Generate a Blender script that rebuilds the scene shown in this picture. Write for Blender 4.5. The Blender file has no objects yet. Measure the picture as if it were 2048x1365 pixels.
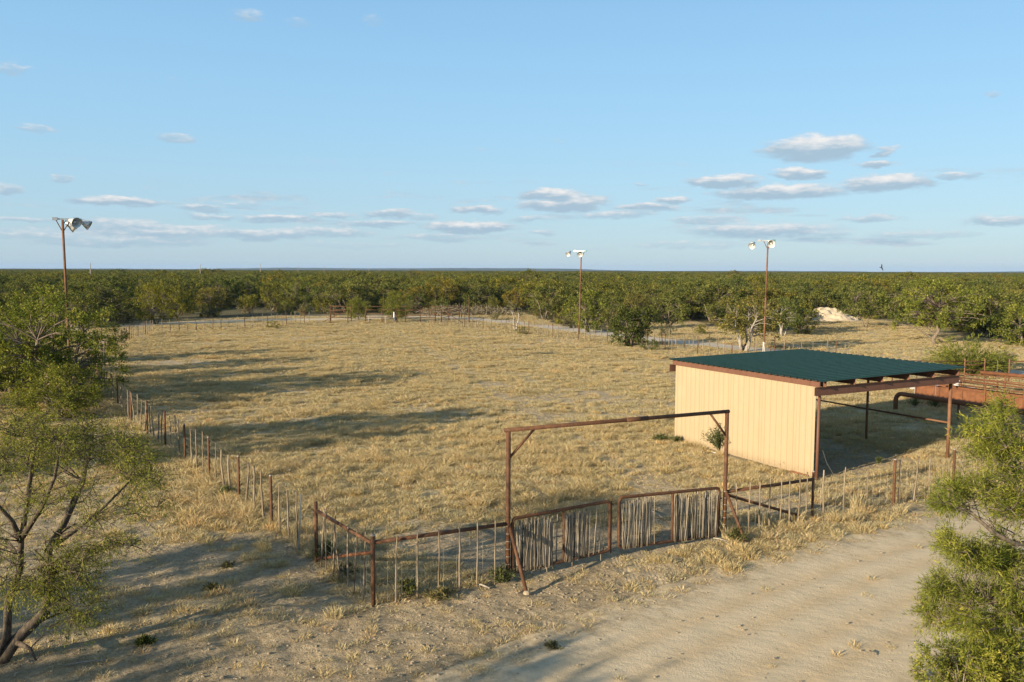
import bpy, math, random
import numpy as np
from mathutils import Matrix, Vector

sc = bpy.context.scene
PI = math.pi
# ------------------------------------------------------------------ camera
CAM_H, FPX, PITCH, ROLL = 7.5, 1705.2, 0.08274, 0.0034
cd = bpy.data.cameras.new('camera'); cam = bpy.data.objects.new('camera', cd)
sc.collection.objects.link(cam); sc.camera = cam
cd.sensor_width = 36.0; cd.lens = FPX / 2048 * 36; cd.clip_start = 0.1; cd.clip_end = 40000
_f = Vector((0, math.cos(PITCH), -math.sin(PITCH))); _u = Vector((0, math.sin(PITCH), math.cos(PITCH)))
_r = Vector((1, 0, 0))
c_, s_ = math.cos(ROLL), math.sin(ROLL)
_r2 = _r * c_ + _u * s_; _u2 = _u * c_ - _r * s_
m = Matrix.Identity(4)
for i in range(3):
    m[i][0] = _r2[i]; m[i][1] = _u2[i]; m[i][2] = -_f[i]
m[2][3] = CAM_H
cam.matrix_world = m

def ray(px, py):
    return _f + _r2 * ((px - 1024) / FPX) + _u2 * ((682.5 - py) / FPX)
def at(px, py, z=0.0):
    """survey: the ground point seen at a photo pixel"""
    d = ray(px, py); t = (z - CAM_H) / d.z
    return (d.x * t, d.y * t)

# ------------------------------------------------------------------ sun, sky, exposure
SUN_AZ = math.radians(40.0)        # shadows run this far from +X towards +Y
SUN_EL = math.radians(14.8)
to_sun = Vector((-math.cos(SUN_AZ) * math.cos(SUN_EL), -math.sin(SUN_AZ) * math.cos(SUN_EL), math.sin(SUN_EL)))
sl = bpy.data.lights.new('sun', 'SUN'); sl.energy = 5.0; sl.angle = math.radians(0.55); sl.color = (1.0, 0.83, 0.59)
so = bpy.data.objects.new('sun', sl); sc.collection.objects.link(so)
so.rotation_euler = to_sun.to_track_quat('Z', 'Y').to_euler()
sc.view_settings.view_transform = 'Standard'; sc.view_settings.look = 'None'
sc.view_settings.gamma = 1.0; sc.view_settings.use_curve_mapping = False
sc.view_settings.exposure = 0.90
sc.cycles.max_bounces = 4; sc.cycles.diffuse_bounces = 2; sc.cycles.transparent_max_bounces = 8
sc.cycles.use_denoising = True

class N:
    """tiny node-tree helper"""
    def __init__(s, nt): s.nt = nt
    def n(s, t, ins=None, **kw):
        nd = s.nt.nodes.new(t)
        for k, v in kw.items(): setattr(nd, k, v)
        for k, v in (ins or {}).items():
            sock = nd.inputs[k]
            if hasattr(v, 'is_output'): s.nt.links.new(v, sock)
            else: sock.default_value = v
        return nd
    def math(s, op, a, b=0.0, c=None, clamp=False):
        ins = {0: a, 1: b}
        if c is not None: ins[2] = c
        return s.n('ShaderNodeMath', ins, operation=op, use_clamp=clamp).outputs[0]
    def vmath(s, op, a, b=(0, 0, 0)):
        nd = s.n('ShaderNodeVectorMath', {0: a, 1: b}, operation=op)
        return nd.outputs['Value'] if op in ('LENGTH', 'DOT_PRODUCT', 'DISTANCE') else nd.outputs[0]
    def mix(s, f, a, b, blend='MIX'):
        nd = s.n('ShaderNodeMix', data_type='RGBA', blend_type=blend)
        for k, v in ((0, f), (6, a), (7, b)):
            if hasattr(v, 'is_output'): s.nt.links.new(v, nd.inputs[k])
            else: nd.inputs[k].default_value = v if k == 0 else (tuple(v) + (1,))[:4]
        return nd.outputs[2]
    def noise(s, vec, scale, detail=3.0, rough=0.55, dist=0.0):
        ins = {'Scale': scale, 'Detail': detail, 'Roughness': rough, 'Distortion': dist}
        if vec is not None: ins['Vector'] = vec
        return s.n('ShaderNodeTexNoise', ins).outputs[0]
    def ramp(s, f, lo, hi, a=0.0, b=1.0, smooth=True):
        return s.n('ShaderNodeMapRange', {0: f, 1: lo, 2: hi, 3: a, 4: b}, interpolation_type='SMOOTHSTEP' if smooth else 'LINEAR', clamp=True).outputs[0]

def build_world():
    w = bpy.data.worlds.new('World'); sc.world = w; w.use_nodes = True
    nt = w.node_tree; nt.nodes.clear(); g = N(nt)
    sky = g.n('ShaderNodeTexSky', sky_type='NISHITA', sun_disc=False)
    sky.sun_elevation = SUN_EL; sky.sun_rotation = math.atan2(to_sun.x, to_sun.y)
    sky.altitude = 200; sky.air_density = 1.0; sky.dust_density = 0.6; sky.ozone_density = 2.2
    tc = g.n('ShaderNodeTexCoord').outputs['Generated']
    sx = g.n('ShaderNodeSeparateXYZ', {0: tc}); X, Y, Z = sx.outputs
    az = g.math('ARCTAN2', X, Y)
    hyp = g.math('SQRT', g.math('ADD', g.math('MULTIPLY', X, X), g.math('MULTIPLY', Y, Y)))
    v = g.math('DIVIDE', Z, g.math('MAXIMUM', hyp, 1e-4))
    uv = g.n('ShaderNodeCombineXYZ', {0: az, 1: v, 2: 0.0}).outputs[0]
    # ragged cloud edges: warp the lookup
    st = g.vmath('MULTIPLY', uv, (28.0, 95.0, 0.0))
    wn = g.n('ShaderNodeTexNoise', {'Vector': st, 'Scale': 1.0, 'Detail': 5.0, 'Roughness': 0.62})
    warp = g.vmath('MULTIPLY', g.vmath('SUBTRACT', wn.outputs['Color'], (0.5, 0.5, 0.5)), (0.060, 0.016, 0.0))
    p = g.vmath('ADD', uv, warp)
    fine = g.noise(g.vmath('MULTIPLY', uv, (60.0, 190.0, 0.0)), 1.0, 4.0, 0.6)
    # single clouds as they stand in the sky (azimuth / elevation), (x, y, half width, half height, opacity) surveyed
    CL = [(1630, 297, 98, 25, 1.0), (1600, 347, 55, 11, .85), (1765, 303, 22, 8, .5), (1750, 328, 36, 7, .6), (1770, 366, 80, 17, .85),
          (1560, 384, 128, 15, .85), (1450, 363, 75, 12, .8), (1910, 352, 36, 7, .45), (1990, 188, 22, 8, .35), (2000, 441, 70, 9, .5),
          (1108, 390, 70, 12, .85), (1120, 412, 90, 13, .75), (1290, 416, 75, 9, .6), (1345, 402, 38, 7, .6), (960, 420, 60, 9, .6),
          (940, 455, 100, 12, .75), (1085, 465, 34, 8, .4), (1520, 462, 160, 18, .55), (1740, 440, 60, 9, .45), (1650, 470, 60, 9, .35),
          (780, 428, 60, 10, .55), (660, 432, 60, 7, .5), (240, 403, 82, 10, .7), (400, 417, 60, 6, .5), (560, 438, 75, 8, .55), (430, 433, 60, 7, .45),
          (20, 140, 36, 11, .35), (345, 158, 22, 6, .16), (500, 30, 34, 12, .35), (600, 46, 28, 10, .25), (745, 40, 20, 12, .28),
          (355, 276, 46, 8, .4), (75, 260, 48, 8, .35), (130, 356, 28, 6, .4), (22, 381, 32, 9, .5), (50, 440, 55, 7, .4), (250, 447, 80, 11, .45),
          (310, 478, 120, 16, .40), (640, 464, 130, 10, .45), (850, 436, 40, 6, .4), (700, 490, 150, 8, .25), (1380, 490, 160, 8, .3), (1110, 281, 24, 5, .22), (970, 299, 16, 6, .2), (1285, 369, 22, 5, .35), (330, 462, 150, 13, .5), (520, 470, 110, 12, .5), (200, 485, 140, 11, .4), (760, 448, 90, 9, .5), (880, 474, 110, 9, .4), (1170, 402, 60, 12, .6), (1230, 430, 90, 8, .45), (1420, 440, 80, 9, .45), (1840, 470, 110, 10, .35), (90, 470, 90, 9, .4), (480, 410, 60, 6, .35), (1060, 440, 60, 7, .4)]
    dens = None; shade = None
    for px, py, hw, hh, op in CL:
        d = ray(px, py); u0 = math.atan2(d.x, d.y); v0 = d.z / math.hypot(d.x, d.y)
        q = g.vmath('MULTIPLY', g.vmath('SUBTRACT', p, (u0, v0, 0)), (FPX / (hw * 1.12), FPX / (hh * 1.2), 0))
        wgt = g.math('MULTIPLY', g.ramp(g.vmath('LENGTH', q), 1.2, 0.4), min(1.0, op * 1.35))
        qy = g.n('ShaderNodeSeparateXYZ', {0: q}).outputs[1]
        sh = g.math('MULTIPLY', wgt, qy)
        dens = wgt if dens is None else g.math('MAXIMUM', dens, wgt)
        shade = sh if shade is None else g.math('ADD', shade, sh)
    # scattered small streaky clouds all round, low in the sky
    big = g.noise(g.vmath('MULTIPLY', uv, (5.5, 46.0, 0.0)), 1.0, 5.0, 0.6)
    band = g.math('MULTIPLY', g.ramp(v, 0.010, 0.03), g.ramp(v, 0.17, 0.05))
    layer = g.math('MULTIPLY', g.math('MULTIPLY', g.ramp(big, 0.46, 0.68), band), 0.72)
    dens = g.math('MAXIMUM', dens, layer)
    dens = g.ramp(g.math('ADD', dens, g.math('MULTIPLY', g.math('SUBTRACT', fine, .5), g.ramp(dens, 0, .25, 0, .75))), 0.08, 0.86)
    lit = g.ramp(g.math('ADD', shade, g.math('MULTIPLY', g.math('SUBTRACT', fine, 0.5), 1.1)), -0.25, 0.75)
    LOW, TOP = (2.15, 2.9, 3.55), (5.2, 5.0, 4.8)
    ccol = g.mix(lit, LOW, TOP)
    # clear blue evening air, paler towards the horizon all round, over the Nishita sky
    grad = g.n('ShaderNodeValToRGB', {0: g.math('MULTIPLY', v, 1.0, clamp=True)})
    cr = grad.color_ramp; cr.interpolation = 'B_SPLINE'
    STOPS = [(0.0, (2.55, 3.45, 4.05)), (.06, (2.35, 3.55, 4.4)), (.16, (2.05, 3.65, 4.95)), (.34, (1.45, 3.05, 4.95)), (.7, (1.1, 1.62, 2.3)), (1.0, (.95, 1.35, 1.85))]
    while len(cr.elements) < len(STOPS): cr.elements.new(.5)
    for e, (p_, c) in zip(cr.elements, STOPS): e.position = p_; e.color = tuple(q * .15 for q in c) + (1,)
    base = g.mix(0.80, sky.outputs[0], g.vmath('MULTIPLY', grad.outputs[0], (6.667, 6.667, 6.667)))
    plain = g.mix(g.math('MULTIPLY', layer, .8), base, LOW)
    cloudy = g.mix(g.math('MULTIPLY', dens, 0.92), base, ccol)
    b0 = g.n('ShaderNodeBackground', {'Color': plain, 'Strength': 0.099}); b1 = g.n('ShaderNodeBackground', {'Color': cloudy, 'Strength': 0.099})
    # the surveyed clouds stand in the northern quarter of the sky; elsewhere only the scattered layer is looked up
    sect = g.math('MULTIPLY', g.math('LESS_THAN', g.math('ABSOLUTE', az), 0.75), g.math('MULTIPLY', g.math('GREATER_THAN', v, 0.0), g.math('LESS_THAN', v, 0.40)))
    mx = g.n('ShaderNodeMixShader', {0: sect}); nt.links.new(b0.outputs[0], mx.inputs[1]); nt.links.new(b1.outputs[0], mx.inputs[2])
    out = g.n('ShaderNodeOutputWorld'); nt.links.new(mx.outputs[0], out.inputs[0])
build_world()

# ------------------------------------------------------------------ helpers
COL = sc.collection
rng = np.random.default_rng(7)
random.seed(7)

class MB:
    """collects shapes into one mesh"""
    def __init__(s): s.v = []; s.f = []
    def add(s, vs, fs):
        o = len(s.v); s.v.extend([tuple(p) for p in vs]); s.f.extend([tuple(i + o for i in f) for f in fs]); return s
    def box(s, c, sx, sy, sz, ax=None):
        ax = ax or (Vector((1, 0, 0)), Vector((0, 1, 0)), Vector((0, 0, 1)))
        c = Vector(c); vs = []
        for k in (-1, 1):
            for j in (-1, 1):
                for i in (-1, 1):
                    vs.append(c + ax[0] * (i * sx / 2) + ax[1] * (j * sy / 2) + ax[2] * (k * sz / 2))
        return s.add(vs, [(0, 2, 3, 1), (4, 5, 7, 6), (0, 1, 5, 4), (2, 6, 7, 3), (0, 4, 6, 2), (1, 3, 7, 5)])
    def tube(s, pts, r, n=8, cap=True):
        pts = [Vector(p) for p in pts]
        rr = r if isinstance(r, (list, tuple)) else [r] * len(pts)
        vs = []; fs = []
        up = Vector((0, 0, 1))
        for i, p in enumerate(pts):
            t = (pts[min(i + 1, len(pts) - 1)] - pts[max(i - 1, 0)])
            t = t.normalized() if t.length > 1e-9 else up
            a = t.cross(up if abs(t.z) < .95 else Vector((0, 1, 0))).normalized(); b = t.cross(a)
            for k in range(n):
                an = 2 * PI * k / n
                vs.append(p + a * (math.cos(an) * rr[i]) + b * (math.sin(an) * rr[i]))
        for i in range(len(pts) - 1):
            for k in range(n):
                fs.append((i * n + k, i * n + (k + 1) % n, (i + 1) * n + (k + 1) % n, (i + 1) * n + k))
        if cap:
            fs.append(tuple(range(n - 1, -1, -1))); L = (len(pts) - 1) * n; fs.append(tuple(L + k for k in range(n)))
        return s.add(vs, fs)
    def lathe(s, c, axis, prof, n=16):
        """prof: list of (distance along axis, radius)"""
        c = Vector(c); t = Vector(axis).normalized()
        a = t.cross(Vector((0, 0, 1)) if abs(t.z) < .95 else Vector((0, 1, 0))).normalized(); b = t.cross(a)
        vs = []; fs = []
        for h, r in prof:
            for k in range(n):
                an = 2 * PI * k / n
                vs.append(c + t * h + a * (math.cos(an) * r) + b * (math.sin(an) * r))
        for i in range(len(prof) - 1):
            for k in range(n):
                fs.append((i * n + k, i * n + (k + 1) % n, (i + 1) * n + (k + 1) % n, (i + 1) * n + k))
        return s.add(vs, fs)
    def mesh(s, name, mat=None, smooth=False):
        me = bpy.data.meshes.new(name); me.from_pydata(s.v, [], s.f); me.update()
        if mat: me.materials.append(mat)
        if smooth: me.polygons.foreach_set('use_smooth', [True] * len(me.polygons))
        return me
    def build(s, name, mat, parent=None, smooth=False):
        return link(name, s.mesh(name, mat, smooth), parent)

def link(name, data, parent=None, loc=None, rot=None, scale=None):
    o = bpy.data.objects.new(name, data); COL.objects.link(o)
    if parent is not None: o.parent = parent
    if loc is not None: o.location = loc
    if rot is not None: o.rotation_euler = rot
    if scale is not None: o.scale = scale
    return o

def np_mesh(name, V, F, mat, smooth=False):
    """V (n,3), F (m,k) arrays -> mesh, fast"""
    me = bpy.data.meshes.new(name); k = F.shape[1]
    me.vertices.add(len(V)); me.vertices.foreach_set('co', np.ascontiguousarray(V, np.float32).ravel())
    me.loops.add(F.size); me.loops.foreach_set('vertex_index', np.ascontiguousarray(F, np.int32).ravel())
    me.polygons.add(len(F)); me.polygons.foreach_set('loop_start', np.arange(0, F.size, k, dtype=np.int32))
    me.polygons.foreach_set('loop_total', np.full(len(F), k, np.int32))
    if smooth: me.polygons.foreach_set('use_smooth', np.ones(len(F), bool))
    me.update(calc_edges=True); me.validate()
    if mat: me.materials.append(mat)
    return me

def tag(o, label=None, cat=None, group=None, kind=None):
    if label: o['label'] = label
    if cat: o['category'] = cat
    if group: o['group'] = group
    if kind: o['kind'] = kind
    return o
def thing(name, label, cat, loc=(0, 0, 0), rotz=0, group=None):
    o = link(name, None, None, loc, (0, 0, rotz)); o.empty_display_size = 0.2
    return tag(o, label, cat, group)

def vnoise(x, y, scale, seed=0, octaves=3):
    """value noise 0..1, numpy"""
    x = np.asarray(x, float); y = np.asarray(y, float)
    tot = np.zeros_like(x); amp = 1.0; s = 0
    for o in range(octaves):
        xs = x * scale + seed * 17.31 + o * 5.7; ys = y * scale + seed * 9.17 + o * 3.3
        xi = np.floor(xs).astype(np.int64); yi = np.floor(ys).astype(np.int64)
        fx = xs - xi; fy = ys - yi; fx = fx * fx * (3 - 2 * fx); fy = fy * fy * (3 - 2 * fy)
        def h(a, b):
            n = (a * 374761393 + b * 668265263 + seed * 1442695 + o * 97) & 0x7fffffff
            n = ((n ^ (n >> 13)) * 1274126177) & 0x7fffffff
            return ((n ^ (n >> 16)) & 0xffff) / 65535.0
        v = (h(xi, yi) * (1 - fx) + h(xi + 1, yi) * fx) * (1 - fy) + (h(xi, yi + 1) * (1 - fx) + h(xi + 1, yi + 1) * fx) * fy
        tot += v * amp; s += amp; amp *= 0.5; scale *= 2.03
    return tot / s

def poly_dist(x, y, pts):
    """distance to a polyline"""
    x = np.asarray(x, float); y = np.asarray(y, float); best = np.full(x.shape, 1e9)
    for (ax, ay), (bx, by) in zip(pts[:-1], pts[1:]):
        dx, dy = bx - ax, by - ay; t = np.clip(((x - ax) * dx + (y - ay) * dy) / (dx * dx + dy * dy), 0, 1)
        best = np.minimum(best, np.hypot(x - ax - t * dx, y - ay - t * dy))
    return best
def inside(x, y, poly):
    x = np.asarray(x, float); y = np.asarray(y, float); r = np.zeros(x.shape, bool); j = len(poly) - 1
    for i in range(len(poly)):
        xi, yi = poly[i]; xj, yj = poly[j]
        c = ((yi > y) != (yj > y)) & (x < (xj - xi) * (y - yi) / (yj - yi + 1e-12) + xi)
        r ^= c; j = i
    return r
def sstep(a, b, x):
    t = np.clip((x - a) / (b - a), 0, 1); return t * t * (3 - 2 * t)

# ------------------------------------------------------------------ plan of the place (metres)
FA = math.radians(28.2)
EV = Vector((math.cos(FA), math.sin(FA), 0)); EU = Vector((math.sin(FA), -math.cos(FA), 0))
P_CORNER, P_GL, P_GR, P_FP = (-3.11, 18.69), (-0.08, 20.33), (6.05, 23.70), (9.22, 25.61)
P_FRONT = [P_FP, (12.41, 27.17), (15.07, 28.58), (18.6, 30.45), (24.0, 33.4)]
P_BRACE = (-5.06, 21.61)
P_LEFT = [P_BRACE, (-7.07, 24.65), (-8.85, 27.2), (-10.96, 30.41), (-12.78, 32.9), (-14.75, 35.83), (-16.67, 38.53), (-18.73, 41.53), (-21.58, 46.27), (-25.5, 52.6), (-30.5, 62), (-36.5, 77), (-40.5, 90), (-42.77, 101.28)]
P_FAR = [(-42.77, 101.28), (-33.26, 108.8), (-28.65, 120.52)]
P_RIGHT = [(-12.4, 122.6), (-9.21, 116.04), (-3.14, 106.6), (-.13, 103.3), (10.62, 88.05), (14.44, 81.5), (17.2, 76.2), (23.0, 65.5), (28.2, 56.5)]
ARENA = [P_CORNER, P_GL, P_GR, P_FP, P_FRONT[2], P_FRONT[4], (28.2, 56.5)] + P_RIGHT[::-1][1:] + [(-16.8, 122.3), (-23.3, 120.8)] + P_FAR[::-1][0:2] + P_LEFT[::-1]
ROAD = [(-11.0, 2.0), (-1.5, 10.2), (3.2, 14.9), (8.0, 18.7), (13.0, 22.0), (19.5, 25.6), (30, 31), (48, 40)]
ROAD_W = 2.9
CALICHE = [(-12, 139), (-3, 128), (3.5, 117), (11, 102.5), (18, 90.5), (26, 78), (36, 65), (47, 54), (62, 42), (80, 30)]
TRACK = [(-60, 104), (-47, 119), (-38, 127), (-26, 131), (-12, 139)]
CLEAR = [(-30, -10), (-33, 36), (-37, 50), (-46, 64), (-54, 100), (-50, 128), (-36, 137), (-22, 139), (-13, 143), (-9, 152), (2, 150), (4.5, 130), (8, 107), (12, 103), (16.5, 118), (22, 128), (28, 124), (32, 102), (36, 106), (42, 126), (46, 142), (57, 142), (56, 112), (50, 104), (56, 91), (72, 86), (110, 66), (120, 20), (70, -10)]
B_O = Vector((7.28, 37.52, 0)); B_L, B_W = 7.9, 7.6        # shed: back corner of the clad wall, wall length, width
def shed_mask(x, y):
    u = (x - B_O.x) * EU.x + (y - B_O.y) * EU.y; v = (x - B_O.x) * EV.x + (y - B_O.y) * EV.y
    return sstep(-.4, .3, u) * sstep(B_L + .4, B_L - .3, u) * sstep(-.1, .3, v) * sstep(B_W + .5, B_W - 2.5, v)

def grass_at(x, y):
    """how much dry grass grows here, 0..1"""
    x = np.asarray(x, float); y = np.asarray(y, float)
    ins = inside(x, y, ARENA)
    n1 = vnoise(x, y, 0.35, 3); n2 = vnoise(x, y, 0.09, 5); n3 = vnoise(x, y, 1.1, 8)
    g_in = np.clip(0.62 + 1.25 * (n1 - .44) + .9 * (n2 - .45) + .6 * (n3 - .5), 0, 1)
    g_in *= 1 - .55 * sstep(1.3, .3, poly_dist(x, y, [(3, 22), (5, 30), (1.5, 44), (-5, 70), (-13, 100), (-18, 121)]) + .8 * (n1 - .5))
    # bare worn ground by the gate and the near corner
    dg = np.hypot((x - 1.5) / 4.6, (y - 22.6) / 2.4)
    g_in *= sstep(0.5, 1.4, dg + 0.5 * (n1 - .5))
    g_in *= 1 - 0.75 * shed_mask(x, y)
    lf = poly_dist(x, y, P_LEFT)
    near_l = sstep(3.6, 0.3, lf) * sstep(22, 27, y) * (.35 + .9 * n1)
    g_out = np.clip(0.20 + .34 * (n3 - .45) + 0.30 * sstep(19, 25, y) * sstep(.42, .62, n3 * .4 + n1 * .6) + 0.45 * sstep(25, 36, y) * (n1 > .36) + 0.55 * near_l + 0.6 * (n1 - .5), .03, 1)
    ff = poly_dist(x, y, [P_GR] + P_FRONT)
    g_out = np.maximum(g_out, np.clip(sstep(2.7, 1.3, ff) * (0.25 + 1.2 * (n1 - .3)), 0, 1) * (x > 5.2))
    beyond = (x > -6) & (y > 34)
    g_out = np.where(beyond | (y > 60), np.clip(0.66 + 1.3 * (n1 - .5), 0, 1), g_out)
    pen = inside(x, y, [(19, 38), (24, 50), (29.5, 58), (42, 52), (38, 33), (26, 33)])
    g_out = np.where(pen, np.clip(.5 + .8 * (n1 - .5), 0, 1), g_out)
    g = np.where(ins, g_in, g_out)
    r = poly_dist(x, y, ROAD); g *= sstep(ROAD_W - .3, ROAD_W + .9, r + .9 * (n1 - .5))
    r = poly_dist(x, y, CALICHE); g *= sstep(1.5, 2.6, r + 1.2 * (n1 - .5))
    r = poly_dist(x, y, TRACK); g *= sstep(2.0, 4.0, r + 1.5 * (n1 - .5))
    rb = np.hypot(x - 9.6, y - 15.0); g = np.maximum(g, .5 * sstep(2.2, 1.0, rb))
    return np.clip(g, 0, 1)

def ground_z(x, y):
    x = np.asarray(x, float); y = np.asarray(y, float)
    near = sstep(70, 40, np.hypot(x, y))
    h = (vnoise(x, y, .12, 21, 2) - .5) * .10
    rough = sstep(ROAD_W - .6, ROAD_W + 1.0, poly_dist(x, y, ROAD))
    h += near * (vnoise(x, y, 1.9, 22, 2) - .5) * (.015 + .055 * rough)
    h += near * (vnoise(x, y, 4.7, 23, 2) - .5) * (.012 + .065 * rough)
    return h - .05

# ------------------------------------------------------------------ materials
def new_mat(name):
    mt = bpy.data.materials.new(name); mt.use_nodes = True; nt = mt.node_tree; nt.nodes.clear()
    g = N(nt); out = g.n('ShaderNodeOutputMaterial'); return mt, g, out
def principled(g, out, color, rough=0.8, metal=0.0, spec=0.3, normal=None, **kw):
    b = g.n('ShaderNodeBsdfPrincipled')
    for k, v in (('Base Color', color), ('Roughness', rough), ('Metallic', metal), ('Specular IOR Level', spec)):
        if hasattr(v, 'is_output'): g.nt.links.new(v, b.inputs[k])
        else: b.inputs[k].default_value = (tuple(v) + (1,))[:4] if k == 'Base Color' else v
    if normal is not None: g.nt.links.new(normal, b.inputs['Normal'])
    g.nt.links.new(b.outputs[0], out.inputs[0]); return b
def bump(g, h, strength, dist):
    return g.n('ShaderNodeBump', {'Height': h, 'Strength': strength, 'Distance': dist}).outputs[0]

DIRT_A, DIRT_B = (0.67, 0.545, 0.365), (0.55, 0.44, 0.285)
def ground_colour(g, pos, grass):
    nA = g.noise(pos, 0.7, 5, .6); nB = g.noise(pos, 9.0, 4, .65); nC = g.noise(pos, 0.13, 3)
    dirt = g.mix(g.ramp(nA, .3, .7), DIRT_B, DIRT_A)
    dirt = g.mix(g.ramp(nB, .35, .75), g.mix(1.0, dirt, (.66, .64, .61), 'MULTIPLY'), dirt)
    lit = g.mix(g.ramp(nB, .3, .7), (0.43, 0.335, 0.20), (0.67, 0.545, 0.345))
    lit = g.mix(g.ramp(nC, .35, .7), lit, g.mix(1.0, lit, (.88, .93, .9), 'MULTIPLY'))
    return g.mix(g.ramp(g.math('ADD', grass, g.math('MULTIPLY', g.math('SUBTRACT', nB, .5), .7)), .15, .6), dirt, lit), nA, nB

def make_ground_mat():
    mt, g, out = new_mat('ground')
    pos = g.n('ShaderNodeNewGeometry').outputs['Position']
    grass = g.n('ShaderNodeAttribute', attribute_name='grass').outputs['Fac']
    wood = g.n('ShaderNodeAttribute', attribute_name='wood').outputs['Fac']
    col, nA, nB = ground_colour(g, pos, grass)
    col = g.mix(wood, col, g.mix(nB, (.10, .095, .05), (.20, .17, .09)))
    vor = g.n('ShaderNodeTexVoronoi', {'Vector': pos, 'Scale': 6.5, 'Randomness': 1.0}, feature='SMOOTH_F1').outputs['Distance']
    peb = g.noise(pos, 26.0, 4, .7)
    h = g.math('ADD', g.math('MULTIPLY', vor, .8), g.math('MULTIPLY', peb, .9))
    tread = g.n('ShaderNodeAttribute', attribute_name='tread').outputs['Fac']; px_ = g.n('ShaderNodeSeparateXYZ', {0: pos}).outputs[0]
    groove = g.math('SINE', g.math('ADD', g.math('MULTIPLY', px_, 58.0), g.math('MULTIPLY', g.noise(pos, 1.5, 2), 5.0)))
    h = g.math('ADD', g.math('MULTIPLY', h, g.math('SUBTRACT', 1.0, g.math('MULTIPLY', tread, .55))), g.math('MULTIPLY', g.math('MULTIPLY', groove, tread), .06))
    principled(g, out, col, .95, 0, .1, bump(g, h, 1.0, .11)); return mt
def make_road_mat(name, a, b):
    mt, g, out = new_mat(name)
    pos = g.n('ShaderNodeNewGeometry').outputs['Position']
    edge = g.n('ShaderNodeAttribute', attribute_name='edge').outputs['Fac']
    grass = g.n('ShaderNodeAttribute', attribute_name='grass').outputs['Fac']
    lane = g.n('ShaderNodeAttribute', attribute_name='lane').outputs['Fac']
    base, nA, nB = ground_colour(g, pos, grass)
    col = g.mix(g.ramp(g.noise(pos, 1.3, 5, .65), .3, .7), b, a)
    col = g.mix(g.math('MULTIPLY', lane, .75), col, g.mix(1.0, col, (.93, .85, .74), 'MULTIPLY'))
    col = g.mix(g.ramp(g.noise(pos, 22.0, 4, .7), .6, .74), col, g.mix(1.0, col, (.62, .60, .58), 'MULTIPLY'))
    f = g.ramp(g.math('ADD', edge, g.math('MULTIPLY', g.math('SUBTRACT', g.noise(pos, 1.7, 5, .65), .5), 1.6)), .15, .75)
    col = g.mix(f, base, col)
    mp = g.n('ShaderNodeMapping', {'Vector': pos, 'Rotation': (0, 0, math.radians(-62))}).outputs[0]
    wv = g.n('ShaderNodeTexWave', {'Vector': mp, 'Scale': 1.1, 'Distortion': 7.0, 'Detail': 3.0, 'Detail Scale': 1.4, 'Detail Roughness': .65}, wave_type='BANDS').outputs['Fac']
    h = g.math('ADD', g.math('MULTIPLY', wv, .10), g.math('MULTIPLY', g.noise(pos, 24.0, 5, .7), .7))
    h = g.math('ADD', h, g.math('MULTIPLY', g.noise(pos, 5.0, 3, .6), .5))
    principled(g, out, col, .95, 0, .1, bump(g, h, .55, .045)); return mt

def make_rust(name, dark, mid, light):
    mt, g, out = new_mat(name)
    tc = g.n('ShaderNodeTexCoord').outputs['Object']
    rnd = g.n('ShaderNodeObjectInfo').outputs['Random']
    off = g.vmath('ADD', tc, g.n('ShaderNodeCombineXYZ', {0: g.math('MULTIPLY', rnd, 50), 1: rnd, 2: 0.0}).outputs[0])
    n1 = g.noise(off, 3.0, 5, .65); n2 = g.noise(off, 28.0, 4, .7)
    col = g.mix(g.ramp(n1, .35, .68), dark, mid); col = g.mix(g.ramp(n2, .5, .75), col, light)
    principled(g, out, col, .72, 0, .3, bump(g, n2, .3, .01)); return mt
def make_wood(name='weathered_wood', ca=(.13, .10, .068), cb=(.33, .268, .19)):
    mt, g, out = new_mat(name)
    tc = g.n('ShaderNodeTexCoord').outputs['Object']; rnd = g.n('ShaderNodeObjectInfo').outputs['Random']
    mp = g.vmath('MULTIPLY', tc, (26.0, 26.0, 2.2))
    mp = g.vmath('ADD', mp, g.n('ShaderNodeCombineXYZ', {0: g.math('MULTIPLY', rnd, 80), 1: 0.0, 2: rnd}).outputs[0])
    n1 = g.noise(mp, 1.0, 4, .7); n2 = g.noise(g.vmath('MULTIPLY', tc, (6.0, 6.0, 3.0)), 1.0, 3)
    col = g.mix(g.ramp(n1, .3, .7), ca, cb)
    col = g.mix(g.ramp(rnd, .2, .9), col, g.mix(1.0, col, (.82, .80, .78), 'MULTIPLY'))
    col = g.mix(g.ramp(n2, .55, .75), col, (.20, .16, .12))
    principled(g, out, col, .85, 0, .2, bump(g, n1, .6, .01)); return mt
def make_paint(name, col, rough, var=.12, metal=0.0, streak=True):
    mt, g, out = new_mat(name)
    tc = g.n('ShaderNodeTexCoord').outputs['Object']
    n1 = g.noise(g.vmath('MULTIPLY', tc, (6.0, 6.0, .7)), 1.0, 4, .6); n2 = g.noise(tc, 1.2, 4)
    k = 1 - var * 2
    c = g.mix(g.ramp(n1, .35, .75), col, tuple(x * k for x in col)); c = g.mix(g.ramp(n2, .4, .7, 0, .5), c, tuple(x * (1 - var) for x in col))
    principled(g, out, c, rough, metal, .4, bump(g, n2, .08, .02)); return mt
def make_plain(name, col, rough=.7, metal=0.0):
    mt, g, out = new_mat(name)
    tc = g.n('ShaderNodeTexCoord').outputs['Object']; n = g.noise(tc, 9.0, 4)
    principled(g, out, g.mix(g.ramp(n, .35, .7), col, tuple(c * .8 for c in col)), rough, metal, .4); return mt
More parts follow.
